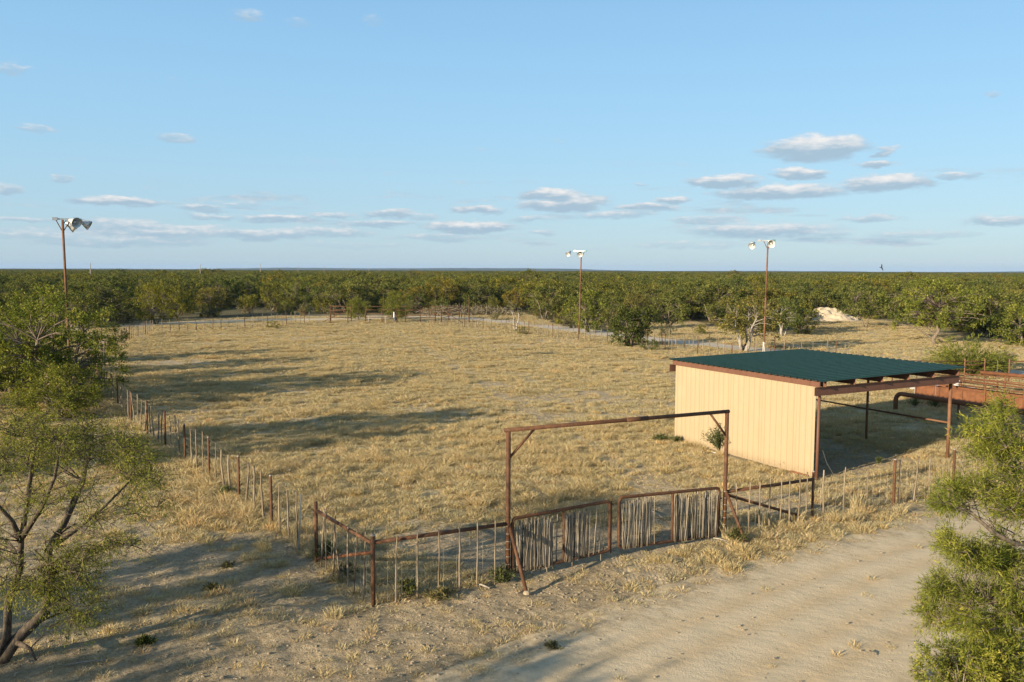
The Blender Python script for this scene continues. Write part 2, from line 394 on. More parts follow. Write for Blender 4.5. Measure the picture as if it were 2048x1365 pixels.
def make_leaf(name, cols, trans=.28, objvar=.5, tt=(1.25, 1.2, .6)):
    """cols: dark, mid, light; hue shifts leaf by leaf and plant by plant"""
    mt, g, out = new_mat(name)
    isl = g.n('ShaderNodeNewGeometry').outputs['Random Per Island']; rnd = g.n('ShaderNodeObjectInfo').outputs['Random']
    c = g.mix(g.ramp(isl, .1, .6), cols[0], cols[1]); c = g.mix(g.ramp(isl, .65, 1.0), c, cols[2])
    tone = g.n('ShaderNodeAttribute', attribute_name='tone').outputs['Fac']
    c = g.mix(tone, g.mix(1.0, c, (.48, .58, .58), 'MULTIPLY'), g.mix(1.0, c, (1.42, 1.32, 1.15), 'MULTIPLY'))
    rnd2 = g.math('FRACT', g.math('MULTIPLY', rnd, 7.31))
    c = g.mix(g.math('MULTIPLY', g.ramp(rnd, .55, 1.0), objvar), c, g.mix(1.0, c, (1.40, 1.18, .62), 'MULTIPLY'))
    c = g.mix(g.math('MULTIPLY', g.ramp(rnd, .45, .0), objvar), c, g.mix(1.0, c, (.66, .80, .92), 'MULTIPLY'))
    c = g.mix(g.math('MULTIPLY', g.ramp(rnd2, .82, .95), objvar), c, g.mix(1.0, c, (1.35, 1.05, 1.15), 'MULTIPLY'))
    d = g.n('ShaderNodeBsdfDiffuse', {'Color': c}); t = g.n('ShaderNodeBsdfTranslucent', {'Color': g.mix(1.0, c, tt, 'MULTIPLY')})
    mx = g.n('ShaderNodeMixShader', {0: trans}); g.nt.links.new(d.outputs[0], mx.inputs[1]); g.nt.links.new(t.outputs[0], mx.inputs[2])
    g.nt.links.new(mx.outputs[0], out.inputs[0]); return mt
def make_bark(name, a, b):
    mt, g, out = new_mat(name)
    tc = g.n('ShaderNodeTexCoord').outputs['Object']; n = g.noise(g.vmath('MULTIPLY', tc, (14.0, 14.0, 3.0)), 1.0, 5, .7)
    principled(g, out, g.mix(g.ramp(n, .3, .7), a, b), .9, 0, .15, bump(g, n, .7, .03)); return mt

def make_wall():
    mt, g, out = new_mat('cream_sheet')
    pos = g.n('ShaderNodeNewGeometry').outputs['Position']; z = g.n('ShaderNodeSeparateXYZ', {0: pos}).outputs[2]
    n1 = g.noise(g.vmath('MULTIPLY', pos, (5.0, 5.0, .5)), 1.0, 4, .6); n2 = g.noise(pos, 1.1, 4); n3 = g.noise(pos, 7.0, 5, .7)
    c = g.mix(g.ramp(n1, .4, .8, 0, .6), (.370, .296, .190), (.338, .266, .165)); c = g.mix(g.ramp(n2, .45, .75, 0, .5), c, (.385, .322, .212))
    splash = g.ramp(g.math('ADD', z, g.math('MULTIPLY', n3, -.55)), .12, -.25)     # dust splashed up by rain
    c = g.mix(g.math('MULTIPLY', splash, .75), c, (.27, .205, .13))
    principled(g, out, c, .5, 0, .35, bump(g, n2, .06, .02)); return mt
M = dict(
    ground=make_ground_mat(),
    road=make_road_mat('dirt_road', (.655, .54, .372), (.57, .475, .325)),
    caliche=make_road_mat('caliche', (.60, .53, .43), (.47, .41, .325)),
    rust=make_rust('rusty_pipe', (.066, .031, .016), (.125, .056, .027), (.22, .12, .062)),
    rust_pole=make_rust('rusty_pole', (.13, .062, .034), (.20, .098, .052), (.27, .155, .09)),
    rust_sheet=make_rust('rusty_sheet', (.125, .049, .021), (.190, .077, .033), (.24, .112, .055)),
    wood=make_wood(), stick=make_wood('grey_branch', (.15, .125, .095), (.40, .35, .275)),
    cream=make_wall(),
    green=make_paint('green_sheet', (.017, .058, .042), .5, .22),
    primer=make_paint('red_primer', (.155, .072, .045), .6, .12),
    galv=make_plain('galvanised', (.55, .57, .58), .38, .7),
    reflector=make_plain('reflector', (.68, .69, .68), .42, .45),
    white=make_plain('white_plastic', (.78, .77, .74), .5),
    blue=make_plain('blue_paint', (.12, .25, .42), .5),
    teal=make_plain('teal_metal', (.10, .25, .27), .45, .3),
    wire=make_plain('wire', (.36, .34, .31), .5, .6),
    dark=make_plain('dark_steel', (.05, .045, .04), .6),
    bark=make_bark('bark', (.10, .08, .06), (.26, .21, .165)),
    bark_dark=make_bark('dark_bark', (.045, .036, .028), (.15, .12, .092)),
    bark_pale=make_bark('pale_bark', (.22, .195, .17), (.42, .38, .33)),
    leaf=make_leaf('brush_leaf', ((.074, .089, .027), (.152, .165, .047), (.265, .26, .086)), .28, .62),
    leaf_dark=make_leaf('dark_leaf', ((.045, .062, .018), (.085, .102, .03), (.15, .16, .05)), .22, .0),
    leaf_bright=make_leaf('bright_leaf', ((.10, .125, .028), (.20, .22, .048), (.33, .33, .085)), .32, .0),
    leaf_near=make_leaf('mesquite_leaf', ((.12, .145, .03), (.23, .25, .046), (.37, .355, .082)), .35, .0),
    leaf_left=make_leaf('mesquite_leaf_dull', ((.098, .118, .027), (.19, .205, .045), (.33, .315, .085)), .32, .0),
    leaf_grey=make_leaf('grey_leaf', ((.10, .10, .06), (.17, .16, .09), (.27, .24, .14)), .2, .4),
    grass=make_leaf('dry_grass', ((.465, .375, .22), (.64, .54, .35), (.78, .685, .475)), .30, .25, (1.1, .95, .65)),
    grass_tall=make_leaf('tall_dry_grass', ((.46, .36, .205), (.62, .51, .32), (.76, .65, .44)), .30, .2, (1.1, .95, .65)),
    weed=make_leaf('weed_leaf', ((.075, .09, .04), (.13, .145, .065), (.21, .215, .10)), .25, .3),
    stone=make_plain('stone', (.36, .29, .20), .95),
    mound=make_bark('caliche_dirt', (.50, .40, .27), (.64, .53, .38)),
    ridge=make_bark('ridge', (.05, .065, .025), (.09, .10, .04)),
    bird=make_plain('bird', (.03, .028, .026), .8),
)

# ------------------------------------------------------------------ ground, roads
def axis_coords(lo, hi, step, far, grow=1.13):
    mid = np.arange(lo, hi + step * .5, step); a = []; p = hi; s = step
    while p < far: s *= grow; p += s; a.append(p)
    b = []; p = lo; s = step
    while p > -far: s *= grow; p -= s; b.append(p)
    return np.concatenate([np.array(b[::-1]), mid, np.array(a)])
def make_ground():
    xs = axis_coords(-16, 22, .115, 9000); ys = axis_coords(11, 44, .115, 9000)
    X, Y = np.meshgrid(xs, ys); nx, ny = len(xs), len(ys)
    Zv = ground_z(X, Y)
    d = np.hypot(X, Y)
    Zv = Zv - .08 * sstep(ROAD_W + .35, ROAD_W - .2, poly_dist(X, Y, ROAD))
    Zv = np.where(d > 300, -.05, Zv)
    V = np.stack([X, Y, Zv], -1).reshape(-1, 3)
    i = np.arange(nx * ny).reshape(ny, nx)
    F = np.stack([i[:-1, :-1], i[:-1, 1:], i[1:, 1:], i[1:, :-1]], -1).reshape(-1, 4)
    me = np_mesh('ground', V, F, M['ground'], True)
    gr = np.where(d < 400, grass_at(X, Y), .6)
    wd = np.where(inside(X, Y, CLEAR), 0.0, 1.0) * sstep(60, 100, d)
    tr = np.zeros_like(X)
    for p in ([at(1222, 1100), at(1262, 1150), at(1300, 1195)], [at(1270, 1118), at(1330, 1165)], [at(1092, 1240), at(1108, 1290), at(1112, 1375)]):
        tr = np.maximum(tr, sstep(.24, .12, poly_dist(X, Y, p)))
    tr *= vnoise(X, Y, .9, 44) > .33
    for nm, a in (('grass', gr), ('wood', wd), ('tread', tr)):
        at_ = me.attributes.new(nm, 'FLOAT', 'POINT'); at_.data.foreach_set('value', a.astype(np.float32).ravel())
    o = link('ground', me); tag(o, 'pale dry ranch ground of dirt and straw', kind='structure')
make_ground()

def make_strip(name, label, path, half, mat, step, nacross, lift, lanes=()):
    P = []; L = 0
    pts = [Vector((a, b, 0)) for a, b in path]
    # Catmull-Rom resample
    dense = []
    for k in range(len(pts) - 1):
        p0, p1, p2, p3 = pts[max(k - 1, 0)], pts[k], pts[k + 1], pts[min(k + 2, len(pts) - 1)]
        n = max(2, int((p2 - p1).length / step))
        for j in range(n):
            t = j / n
            dense.append(0.5 * ((2 * p1) + (p2 - p0) * t + (2 * p0 - 5 * p1 + 4 * p2 - p3) * t * t + (3 * p1 - p0 - 3 * p2 + p3) * t ** 3))
    dense.append(pts[-1])
    D = np.array([[p.x, p.y] for p in dense]); T = np.gradient(D, axis=0); T /= np.linalg.norm(T, axis=1)[:, None]
    Nn = np.stack([T[:, 1], -T[:, 0]], -1); w = np.linspace(-1, 1, nacross)
    X = D[:, None, 0] + Nn[:, None, 0] * w * half; Y = D[:, None, 1] + Nn[:, None, 1] * w * half
    Zv = ground_z(X, Y) + lift
    n, mm = X.shape; i = np.arange(n * mm).reshape(n, mm)
    F = np.stack([i[:-1, :-1], i[:-1, 1:], i[1:, 1:], i[1:, :-1]], -1).reshape(-1, 4)
    ln = np.zeros_like(X)
    for lw in lanes: ln = np.maximum(ln, np.exp(-((w[None, :] - lw) / .085) ** 2) * np.ones_like(X))
    Zv -= ln * .035 * (lift > .008)
    me = np_mesh(name, np.stack([X, Y, Zv], -1).reshape(-1, 3), F, mat, True)
    ed = np.ones_like(X) * (1 - np.abs(w)[None, :]) * 1.7
    for nm, a in (('edge', ed), ('grass', grass_at(X, Y)), ('lane', ln)):
        at_ = me.attributes.new(nm, 'FLOAT', 'POINT'); at_.data.foreach_set('value', a.astype(np.float32).ravel())
    return tag(link(name, me), label, kind='structure')
make_strip('dirt_road', 'wide pale dirt road passing in front of the arena gate', ROAD, ROAD_W + .7, M['road'], .16, 45, .012, (-.52, -.24, .10, .36))
make_strip('caliche_road', 'whitish caliche road beyond the right arena fence', CALICHE, 2.6, M['caliche'], .6, 9, .006)
make_strip('ranch_track', 'bare dirt track behind the far arena fence', TRACK, 3.2, M['road'], .8, 9, .005)

# ------------------------------------------------------------------ fences
def stick_mesh(seed, h, r, seg=6, n=5, bend=.03):
    rr = random.Random(seed); pts = []; rad = []
    ox = oy = 0; 
    for i in range(seg + 1):
        t = i / seg; pts.append((ox, oy, -.12 + t * (h + .12))); rad.append(r * (1.12 - .35 * t) * rr.uniform(.85, 1.15))
        ox += rr.uniform(-bend, bend); oy += rr.uniform(-bend, bend)
    return MB().tube(pts, rad, n).mesh('stay', M['wood'], True)
STAYS = [stick_mesh(i, 1.0, .0175, bend=.009) for i in range(8)]
STEEL = MB().tube([(0, 0, -.2), (0, 0, 1.0)], .042, 10).mesh('steel_post', M['rust'], True)
CAPM = MB().lathe((0, 0, 1.0), (0, 0, 1), [(-.012, .045), (.006, .045), (.008, .0)], 10).mesh('cap', M['bark_pale'], True)
def stay(parent, x, y, h, lean=.035, thick=1.0):
    return link('stay', random.choice(STAYS), parent, (x, y, 0), (random.gauss(0, lean), random.gauss(0, lean), random.uniform(0, 6.28)), (thick * random.uniform(.8, 1.25),) * 2 + (h,))
def steel(parent, x, y, h, thick=1.0, lean=.01, cap=False):
    o = link('steel_post', STEEL, parent, (x, y, 0), (random.gauss(0, lean), random.gauss(0, lean), random.random() * 6), (thick, thick, h))
    if cap: link('cap', CAPM, o)
    return o
def wires(parent, path, heights, r=.0035, vert=0, top=1.2):
    b = MB()
    for hgt in heights:
        for (ax, ay), (bx, by) in zip(path[:-1], path[1:]):
            b.tube([(ax, ay, hgt), ((ax + bx) / 2, (ay + by) / 2, hgt - random.uniform(0, .015)), (bx, by, hgt)], r, 3, False)
    if vert:
        for (ax, ay), (bx, by) in zip(path[:-1], path[1:]):
            L = math.hypot(bx - ax, by - ay); k = int(L / vert)
            for i in range(1, k):
                t = i / k; b.tube([(ax + (bx - ax) * t, ay + (by - ay) * t, 0), (ax + (bx - ax) * t, ay + (by - ay) * t, top)], r * .8, 3, False)
    return b.build('wire_mesh', M['wire'], parent)
def along(path, step):
    out = []; carry = 0
    for (ax, ay), (bx, by) in zip(path[:-1], path[1:]):
        L = math.hypot(bx - ax, by - ay); s = carry
        while s < L: out.append((ax + (bx - ax) * s / L, ay + (by - ay) * s / L)); s += step
        carry = s - L
    return out

def left_fence():
    t = thing('wire_fence', 'long fence of wooden stays and rusty posts receding along the left of the arena', 'fence', P_BRACE + (0,))
    t.location = (0, 0, 0)
    for k, (a, b) in enumerate(zip(P_LEFT[:-1], P_LEFT[1:])):
        if k: steel(t, a[0], a[1], 1.5 + random.uniform(-.04, .05), 1.0, .015, k in (1, 2, 3, 4))
        L = math.hypot(b[0] - a[0], b[1] - a[1]); n = (4 if k < 5 else 5) if k else 5
        n = max(4, int(round(L / .95))) if k >= 9 else n
        for i in range(1, n):
            s = (i + random.uniform(-.12, .12)) / n
            x, y = a[0] + (b[0] - a[0]) * s, a[1] + (b[1] - a[1]) * s
            if k == 0 and i == 1: continue
            if k >= 9 and i % 4 == 0: steel(t, x, y, 1.45)
            else: stay(t, x, y, random.uniform(1.34, 1.58), .035, random.uniform(1.5, 2.1))
    o = link('tee_post', MB().box((0, 0, .68), .045, .012, 1.6).box((0, .018, .68), .012, .03, 1.6).mesh('tee_post', M['galv']), t, (-5.75, 22.5, 0), (.03, .06, .5))
    tag(o, 'silvery leaning steel tee post')
    wires(t, P_LEFT, (.2, .45, .7, .95, 1.2, 1.4))
    return t
left_fence()

def corner_fence():
    t = thing('corner_fence', 'rusty pipe corner with wooden stays left of the gate posts', 'fence')
    steel(t, *P_CORNER, 1.58, 1.25, .004, True); steel(t, *P_BRACE, 1.52, 1.2, .004)
    A, B, G = Vector(P_CORNER + (0,)), Vector(P_BRACE + (0,)), Vector(P_GL + (0,))
    up = Vector((0, 0, 1))
    MB().tube([A + up * 1.40, G + up * 1.35], .047, 10).build('top_rail', M['rust'], t, True)
    MB().tube([A + up * 1.38, B + up * 1.30], .045, 10).build('top_rail', M['rust'], t, True)
    MB().tube([A + up * 1.18, B + up * .06 + (A - B) * .04], .042, 10).build('diagonal_brace', M['rust_sheet'], t, True)
    n = 8
    for i in range(1, n):
        s = (i + random.uniform(-.15, .15)) / n; p = B.lerp(A, s); off = (A - B).normalized().cross(up) * .06
        stay(t, p.x + off.x, p.y + off.y, random.uniform(1.38, 1.52), .045, random.uniform(1.2, 1.6))
    for s, h in ((.150, 1.47), (.303, 1.5), (.455, 1.5), (.610, 1.44), (.748, 1.52), (.885, 1.5)):
        p = A.lerp(G, s) + Vector((.5, -.8, 0)).normalized() * .06
        stay(t, p.x, p.y, h, .02, random.uniform(1.2, 1.5))
    wires(t, [P_BRACE, P_CORNER, P_GL], (.12, .28, .44, .6, .76, .92, 1.08, 1.24), .0030, .32, 1.24)
corner_fence()

def right_front_fence():
    t = thing('roadside_fence', 'fence of stays and rusty pipe running from the gate past the shed', 'fence')
    up = Vector((0, 0, 1)); G, P = Vector(P_GR + (0,)), Vector(P_FP + (0,))
    steel(t, *P_FP, 1.42, 1.0, .01, True)
    MB().tube([G + up * 1.27, P + up * 1.17], .047, 10).build('top_rail', M['rust'], t, True)
    MB().tube([G + up * 1.20, G.lerp(P, .90) + up * .05], .045, 10).build('diagonal_brace', M['rust'], t, True)
    for s in (.13, .245, .365, .475, .60, .70, .805, .905):
        p = G.lerp(P, s) + Vector((.5, -.85, 0)) * .07; stay(t, p.x, p.y, random.uniform(1.36, 1.5), .035, random.uniform(1.15, 1.45))
    def on(px):   # a point of the fence line at this bearing
        best = None
        for a, b in zip(P_FRONT[:-1], P_FRONT[1:]):
            for i in range(200):
                x = a[0] + (b[0] - a[0]) * i / 200; y = a[1] + (b[1] - a[1]) * i / 200
                e = abs(x / y - (px - 1024) / FPX)
                if best is None or e < best[0]: best = (e, x, y)
        return best[1], best[2]
    x, y = on(1661.5); stay(t, x, y, 1.42, .02, 2.0)
    for px, h in ((1702, 1.42), (1749, 1.36), (1815, 1.4), (1844, 1.45), (1876, 1.3), (1938, 1.4), (1968, 1.3), (2000, 1.35), (2030, 1.4)):
        x, y = on(px); stay(t, x, y, h, .035, 1.35)
    steel(t, 12.41, 27.17, 1.45, 1.15, .01, True); steel(t, 15.07, 28.58, 1.5, 1.1, .01, True); steel(t, 18.6, 30.45, 1.5, 1.1, .01)
    wires(t, [P_GR] + P_FRONT, (.1, .22, .36, .5, .66, .82, 1.0, 1.16), .0030, .3, 1.16)
right_front_fence()

def far_fences():
    t = thing('wire_fence', 'long thin row of pale stays fencing the far right side of the arena', 'fence')
    for i, (x, y) in enumerate(along(P_RIGHT, .92)):
        x += random.gauss(0, .05); y += random.gauss(0, .2)
        if i % 5 == 4: steel(t, x, y, random.uniform(1.4, 1.6), .9, .02)
        else: stay(t, x, y, random.uniform(1.3, 1.75), .03, random.uniform(1.9, 2.7))
    wires(t, P_RIGHT, (.3, .6, .9, 1.2), .003)
    t = thing('wire_fence', 'short second row of stays along the caliche road behind the right arena fence', 'fence')
    path = [(13.4, 88.6), (18.2, 81.3), (23.6, 78.2), (29, 70)]
    for i, (x, y) in enumerate(along(path, 1.05)):
        x += random.gauss(0, .06); y += random.gauss(0, .25)
        if i % 6 == 3: steel(t, x, y, 1.6, .9, .02)
        else: stay(t, x, y, random.uniform(1.3, 1.8), .03, random.uniform(1.9, 2.7))
    wires(t, path, (.4, .8, 1.2), .003)
    t = thing('wire_fence', 'far left end fence of the arena, thin stays before a dark tree line', 'fence')
    for i, (x, y) in enumerate(along(P_FAR, 1.02)):
        if i % 4 == 3: steel(t, x, y, random.uniform(1.5, 1.75), 1.0, .02)
        else: stay(t, x, y, random.uniform(1.4, 1.8), .03, random.uniform(1.9, 2.7))
    wires(t, P_FAR, (.4, .8, 1.2), .003)
    # low pipe fence glimpsed at the left edge beyond the big tree
    t = thing('pipe_fence', 'low rusty pipe fence at the left edge behind the leafy tree', 'fence')
    for x, y in ((-43, 60.5), (-39.5, 61), (-35.2, 61.5), (-32, 64)): steel(t, x, y, 1.35, 1.2)
    for z in (.55, 1.1): MB().tube([(-46, 60.1, z), (-35.2, 61.5, z), (-32, 64, z)], .05, 6).build('rail', M['rust'], t, True)
far_fences()

# ------------------------------------------------------------------ gateway and stick gates
def gateway():
    t = thing('gateway', 'tall rusty pipe gateway with crossbar over the two stick gates', 'gateway')
    up = Vector((0, 0, 1)); A, B = Vector(P_GL + (0,)), Vector(P_GR + (0,)); d = (B - A).normalized(); n = Vector((d.y, -d.x, 0))
    for p, h in ((A, 3.62), (B, 3.53)):
        o = MB().tube([p - up * .3, p + up * h], .058, 12).build('post', M['rust'], t, True)
        b = MB()
        for k in range(7): b.tube([p + up * (.15 + k * .19), p + up * (.165 + k * .19)], .062, 10)
        b.build('wire_wrap', M['wire'], o)
    bar = MB().tube([A - d * .1 + up * 3.66, B + d * .06 + up * 3.57], .052, 12).build('crossbar', M['rust'], t, True)
    q0, q1 = A.lerp(B, .50) + up * 3.615, A.lerp(B, .602) + up * 3.606
    MB().tube([q0, q1], .062, 12).build('splice_sleeve', M['rust'], bar, True)
    MB().tube([A + up * 2.98 + d * .04, A + d * .72 + up * 3.62], .034, 8).build('corner_brace', M['rust'], t, True)
    MB().tube([B + up * 2.90 - d * .04, B - d * .62 + up * 3.55], .034, 8).build('corner_brace', M['rust'], t, True)
    fa, fb = Vector((.37, 19.40, -.05)), Vector((6.50, 23.02, -.05))
    MB().tube([A + up * 1.36 + n * .04, fa], .045, 10).build('leaning_brace', M['rust'], t, True)
    MB().tube([B + up * 1.28 + n * .04, fb], .045, 10).build('leaning_brace', M['rust'], t, True)
    b = MB()
    for p in (fa, fb): b.lathe((p.x, p.y, -.05), (0, 0, 1), [(0, .09), (.05, .085), (.08, .05), (.08, 0)], 9)
    b.build('footing', M['stone'], t)
gateway()

def rounded_frame(b, x0, x1, z0L, z0R, z1L, z1R, r, cr=.11, n=10):
    """pipe frame in the x-z plane with bent corners"""
    def corner(c, a0):
        return [(c[0] + cr * math.cos(a0 + PI / 2 * k / 4), 0, c[1] + cr * math.sin(a0 + PI / 2 * k / 4)) for k in range(5)]
    pts = corner((x1 - cr, z1R - cr), 0) + corner((x0 + cr, z1L - cr), PI / 2) + corner((x0 + cr, z0L + cr), PI) + corner((x1 - cr, z0R + cr), 1.5 * PI)
    pts.append(pts[0]); pts.append(pts[1])
    b.tube(pts, r, n, False)
STICKS = []
for i in range(14):
    rr = random.Random(100 + i); h = 1.0; pts = []; rad = []; ox = 0; r0 = rr.uniform(.009, .0155)
    for k in range(5):
        pts.append((ox, rr.uniform(-.006, .006), k / 4)); rad.append(r0 * (1.15 - .4 * k / 4)); ox += rr.uniform(-.014, .014)
    STICKS.append(MB().tube(pts, rad, 5).mesh('stick', M['stick'], True))
def stick_gate(label, s0, s1, z0L, z0R, z1L, z1R, mid, spans, seed):
    A, B = Vector(P_GL + (0,)), Vector(P_GR + (0,)); d = (B - A).normalized(); L = (B - A).length
    a = A + d * (L * s0); w = L * (s1 - s0)
    t = thing('stick_gate', label, 'gate', (a.x, a.y, 0), math.atan2(d.y, d.x), 'stick filled gates under the crossbar')
    b = MB(); rounded_frame(b, 0, w, z0L, z0R, z1L, z1R, .042); b.build('frame', M['rust'], t, True)
    zt = lambda x: z1L + (z1R - z1L) * x / w
    zb = lambda x: z0L + (z0R - z0L) * x / w
    xm = w * mid
    MB().tube([(xm, 0, zb(xm)), (xm - .01, 0, zt(xm))], .040, 10).build('upright', M['rust'], t, True)
    rr = random.Random(seed)
    for x0, x1, gap, low in spans:
        x = x0
        while x < x1:
            h = (zt(x) - zb(x)) * rr.uniform(.84, .98); base = zb(x) + rr.uniform(-.05, .04)
            if rr.random() < low: base -= rr.uniform(.1, .22)
            tilt = rr.gauss(0, .025) + (.12 if rr.random() < .06 else 0)
            link('stick', rr.choice(STICKS), t, (x, rr.uniform(-.05, -.02) if rr.random() < .6 else rr.uniform(.03, .06), base), (rr.gauss(0, .02), -tilt, rr.choice((0, PI))), (rr.uniform(.75, 1.5), 1, h))
            x += gap * rr.uniform(.55, 1.5)
    b = MB()
    for z in (.32, .68, 1.05): b.tube([(0, 0, zb(0) + z), (w * .5, .0, zb(w / 2) + z - .01), (w, 0, zb(w) + z)], .006, 4, False)
    b.build('tie_wire', M['dark'], t)
    b = MB()
    for z in (.25, 1.1): b.tube([((-.10 if s0 < .2 else w + .10), 0, z), ((0.02 if s0 < .2 else w - .02), 0, z)], .02, 6)
    b.build('hinge', M['rust'], t)
    return t
g1 = stick_gate('left stick gate in shade, tightly filled, beside the left gateway post', .018, .432, .10, .20, 1.46, 1.52, .515,
           [(.08, 1.02, .0118, .06), (1.03, 1.20, .04, .2), (1.30, 1.36, .05, .0), (1.48, 2.25, .0125, .03), (2.28, 2.75, .085, .25)], 5)
b = MB().tube([(2.955, .02, .10), (2.955, .02, 1.63)], .020, 6); b.tube([(2.85, 0, 1.42), (3.02, .02, 1.42)], .022, 6); b.build('latch_bar', M['rust'], g1)
stick_gate('right stick gate in sun with an empty gap in its left half', .474, .968, .22, .06, 1.57, 1.42, .52,
           [(.10, 1.08, .0225, .0), (1.10, 1.2, .08, 0), (1.84, 2.02, .04, .0), (2.00, 3.38, .0195, .0)], 9)

# ------------------------------------------------------------------ the shed
def shed():
    t = thing('open_shed', 'cream sided open livestock shed with green ribbed metal roof', 'shed', B_O, math.atan2(EV.y, EV.x))
    # local frame: x = across (along the front beam), y = back; the clad wall lies at x = 0 from y = 0 (back) to y = -L (front)
    L, W = B_L, B_W; up = Vector((0, 0, 1))
    HB, HT = 3.05, 3.36
    def rib_profile(w, nr, rib_h, rib_w):
        p = [(0, 0)]; pitch = w / nr
        for k in range(nr):
            c = pitch * (k + .5)
            p += [(c - rib_w / 2, 0), (c - rib_w / 4, rib_h), (c + rib_w / 4, rib_h), (c + rib_w / 2, 0)]
            if k < nr - 1: p += [(c + pitch / 2 - .02, 0), (c + pitch / 2 - .01, .004), (c + pitch / 2 + .01, .004), (c + pitch / 2 + .02, 0)]
        p.append((w, 0)); return p
    def sheet(prof, length, th):
        vs = []; fs = []; n = len(prof)
        for e in (0, length):
            for a, h in prof: vs.append((a, h, e))
            for a, h in prof: vs.append((a, h - th, e))
        for i in range(n - 1):
            fs.append((i, i + 1, 2 * n + i + 1, 2 * n + i)); fs.append((n + i, 3 * n + i, 3 * n + i + 1, n + i + 1))
            fs.append((i, n + i, n + i + 1, i + 1)); fs.append((2 * n + i, 2 * n + i + 1, 3 * n + i + 1, 3 * n + i))
        fs.append((0, 2 * n, 3 * n, n)); fs.append((n - 1, 2 * n - 1, 4 * n - 1, 3 * n - 1))
        return vs, fs
    # wall sheets (profile runs along -y, ribs stand out to -x)
    npan = 9; pw = L / npan
    vs, fs = sheet(rib_profile(pw - .004, 3, .026, .075), 3.36, .004)
    wall = MB().add([(-h - .03, -a, z) for a, h, z in vs], fs).mesh('wall_sheet', M['cream'])
    for i in range(npan): link('wall_sheet', wall, t, (-.002 * (i % 2), -i * pw - .002, .02 + .006 * (i % 3)))
    # fascia along the wall top, base angle
    MB().box((-.085, -L / 2 - .05, 3.475), .05, L + .36, .23).build('fascia', M['primer'], t)
    MB().box((-.045, -L + .62, .03), .03, .9, .07).build('base_angle', M['rust_sheet'], t)
    MB().box((.03, -L / 2, 2.2), .05, L, .08).box((.03, -L / 2, 1.0), .05, L, .08).build('wall_girt', M['primer'], t)
    # channel beams on the posts, front and back
    for y, nm in ((-L - .16, 'front_beam'), (.12, 'back_beam'), (-L / 2, 'middle_beam')):
        b = MB(); x0, x1 = (-.28 if nm != 'middle_beam' else .05), W + .28; cx = (x0 + x1) / 2; z0, z1 = HB, HT
        sgn = -1 if y < -1 else 1
        b.box((cx, y, (z0 + z1) / 2), x1 - x0, .012, z1 - z0)
        b.box((cx, y + sgn * .045, z0 + .006), x1 - x0, .08, .012).box((cx, y + sgn * .045, z1 - .006), x1 - x0, .08, .012)
        b.build(nm, M['primer'], t)
    # purlins over the beams, running front to back
    n = 6
    for i in range(n):
        x = .12 + (W - .12) * i / (n - 1); b = MB()
        z0, z1 = HT + .002, HT + .21
        b.box((x, -L / 2 - .02, (z0 + z1) / 2), .012, L + .62, z1 - z0)
        b.box((x + .04, -L / 2 - .02, z1 - .006), .07, L + .62, .012).box((x + .04, -L / 2 - .02, z0 + .006), .07, L + .62, .012)
        b.build('purlin', M['primer'], t)
    # roof sheets: ribs run across, side by side front to back
    nr = 9; rw = (L + .78) / nr; sl = .012
    vs, fs = sheet(rib_profile(rw - .004, 3, .052, .11), W + .62, .004)
    roof = MB().add([(z, a, h) for a, h, z in vs], [f[::-1] for f in fs]).mesh('roof_sheet', M['green'])
    for i in range(nr): link('roof_sheet', roof, t, (-.24, -L - .42 + i * rw, HT + .222 + .003 * (i % 2)), (0, -sl, 0))
    # posts
    for x, y, r in ((.06, -L - .08, .055), (.10, .05, .055), (W, -L, .065), (W, .0, .06), (W, -L / 2, .055)):
        MB().tube([(x, y, -.3), (x, y, HB + .01)], r, 12).build('post', M['primer'] if x < 1 else M['rust_pole'], t, True)
    MB().tube([(W + .02, -L, 1.40), (W, -L * .42, 1.40)], .04, 8).tube([(W, -L * .42, 1.41), (W, 0, 1.42)], .036, 8).build('side_rail', M['rust_pole'], t, True)
    # cable hanging at the front corner
    MB().tube([(.18, -L - .02, 1.5), (.3, -L - .05, 1.1), (.42, -L - .2, .55), (.62, -L - .35, .12), (.8, -L - .5, .03)], .007, 5).build('hanging_cable', M['wire'], t, True)
    return t
shed()

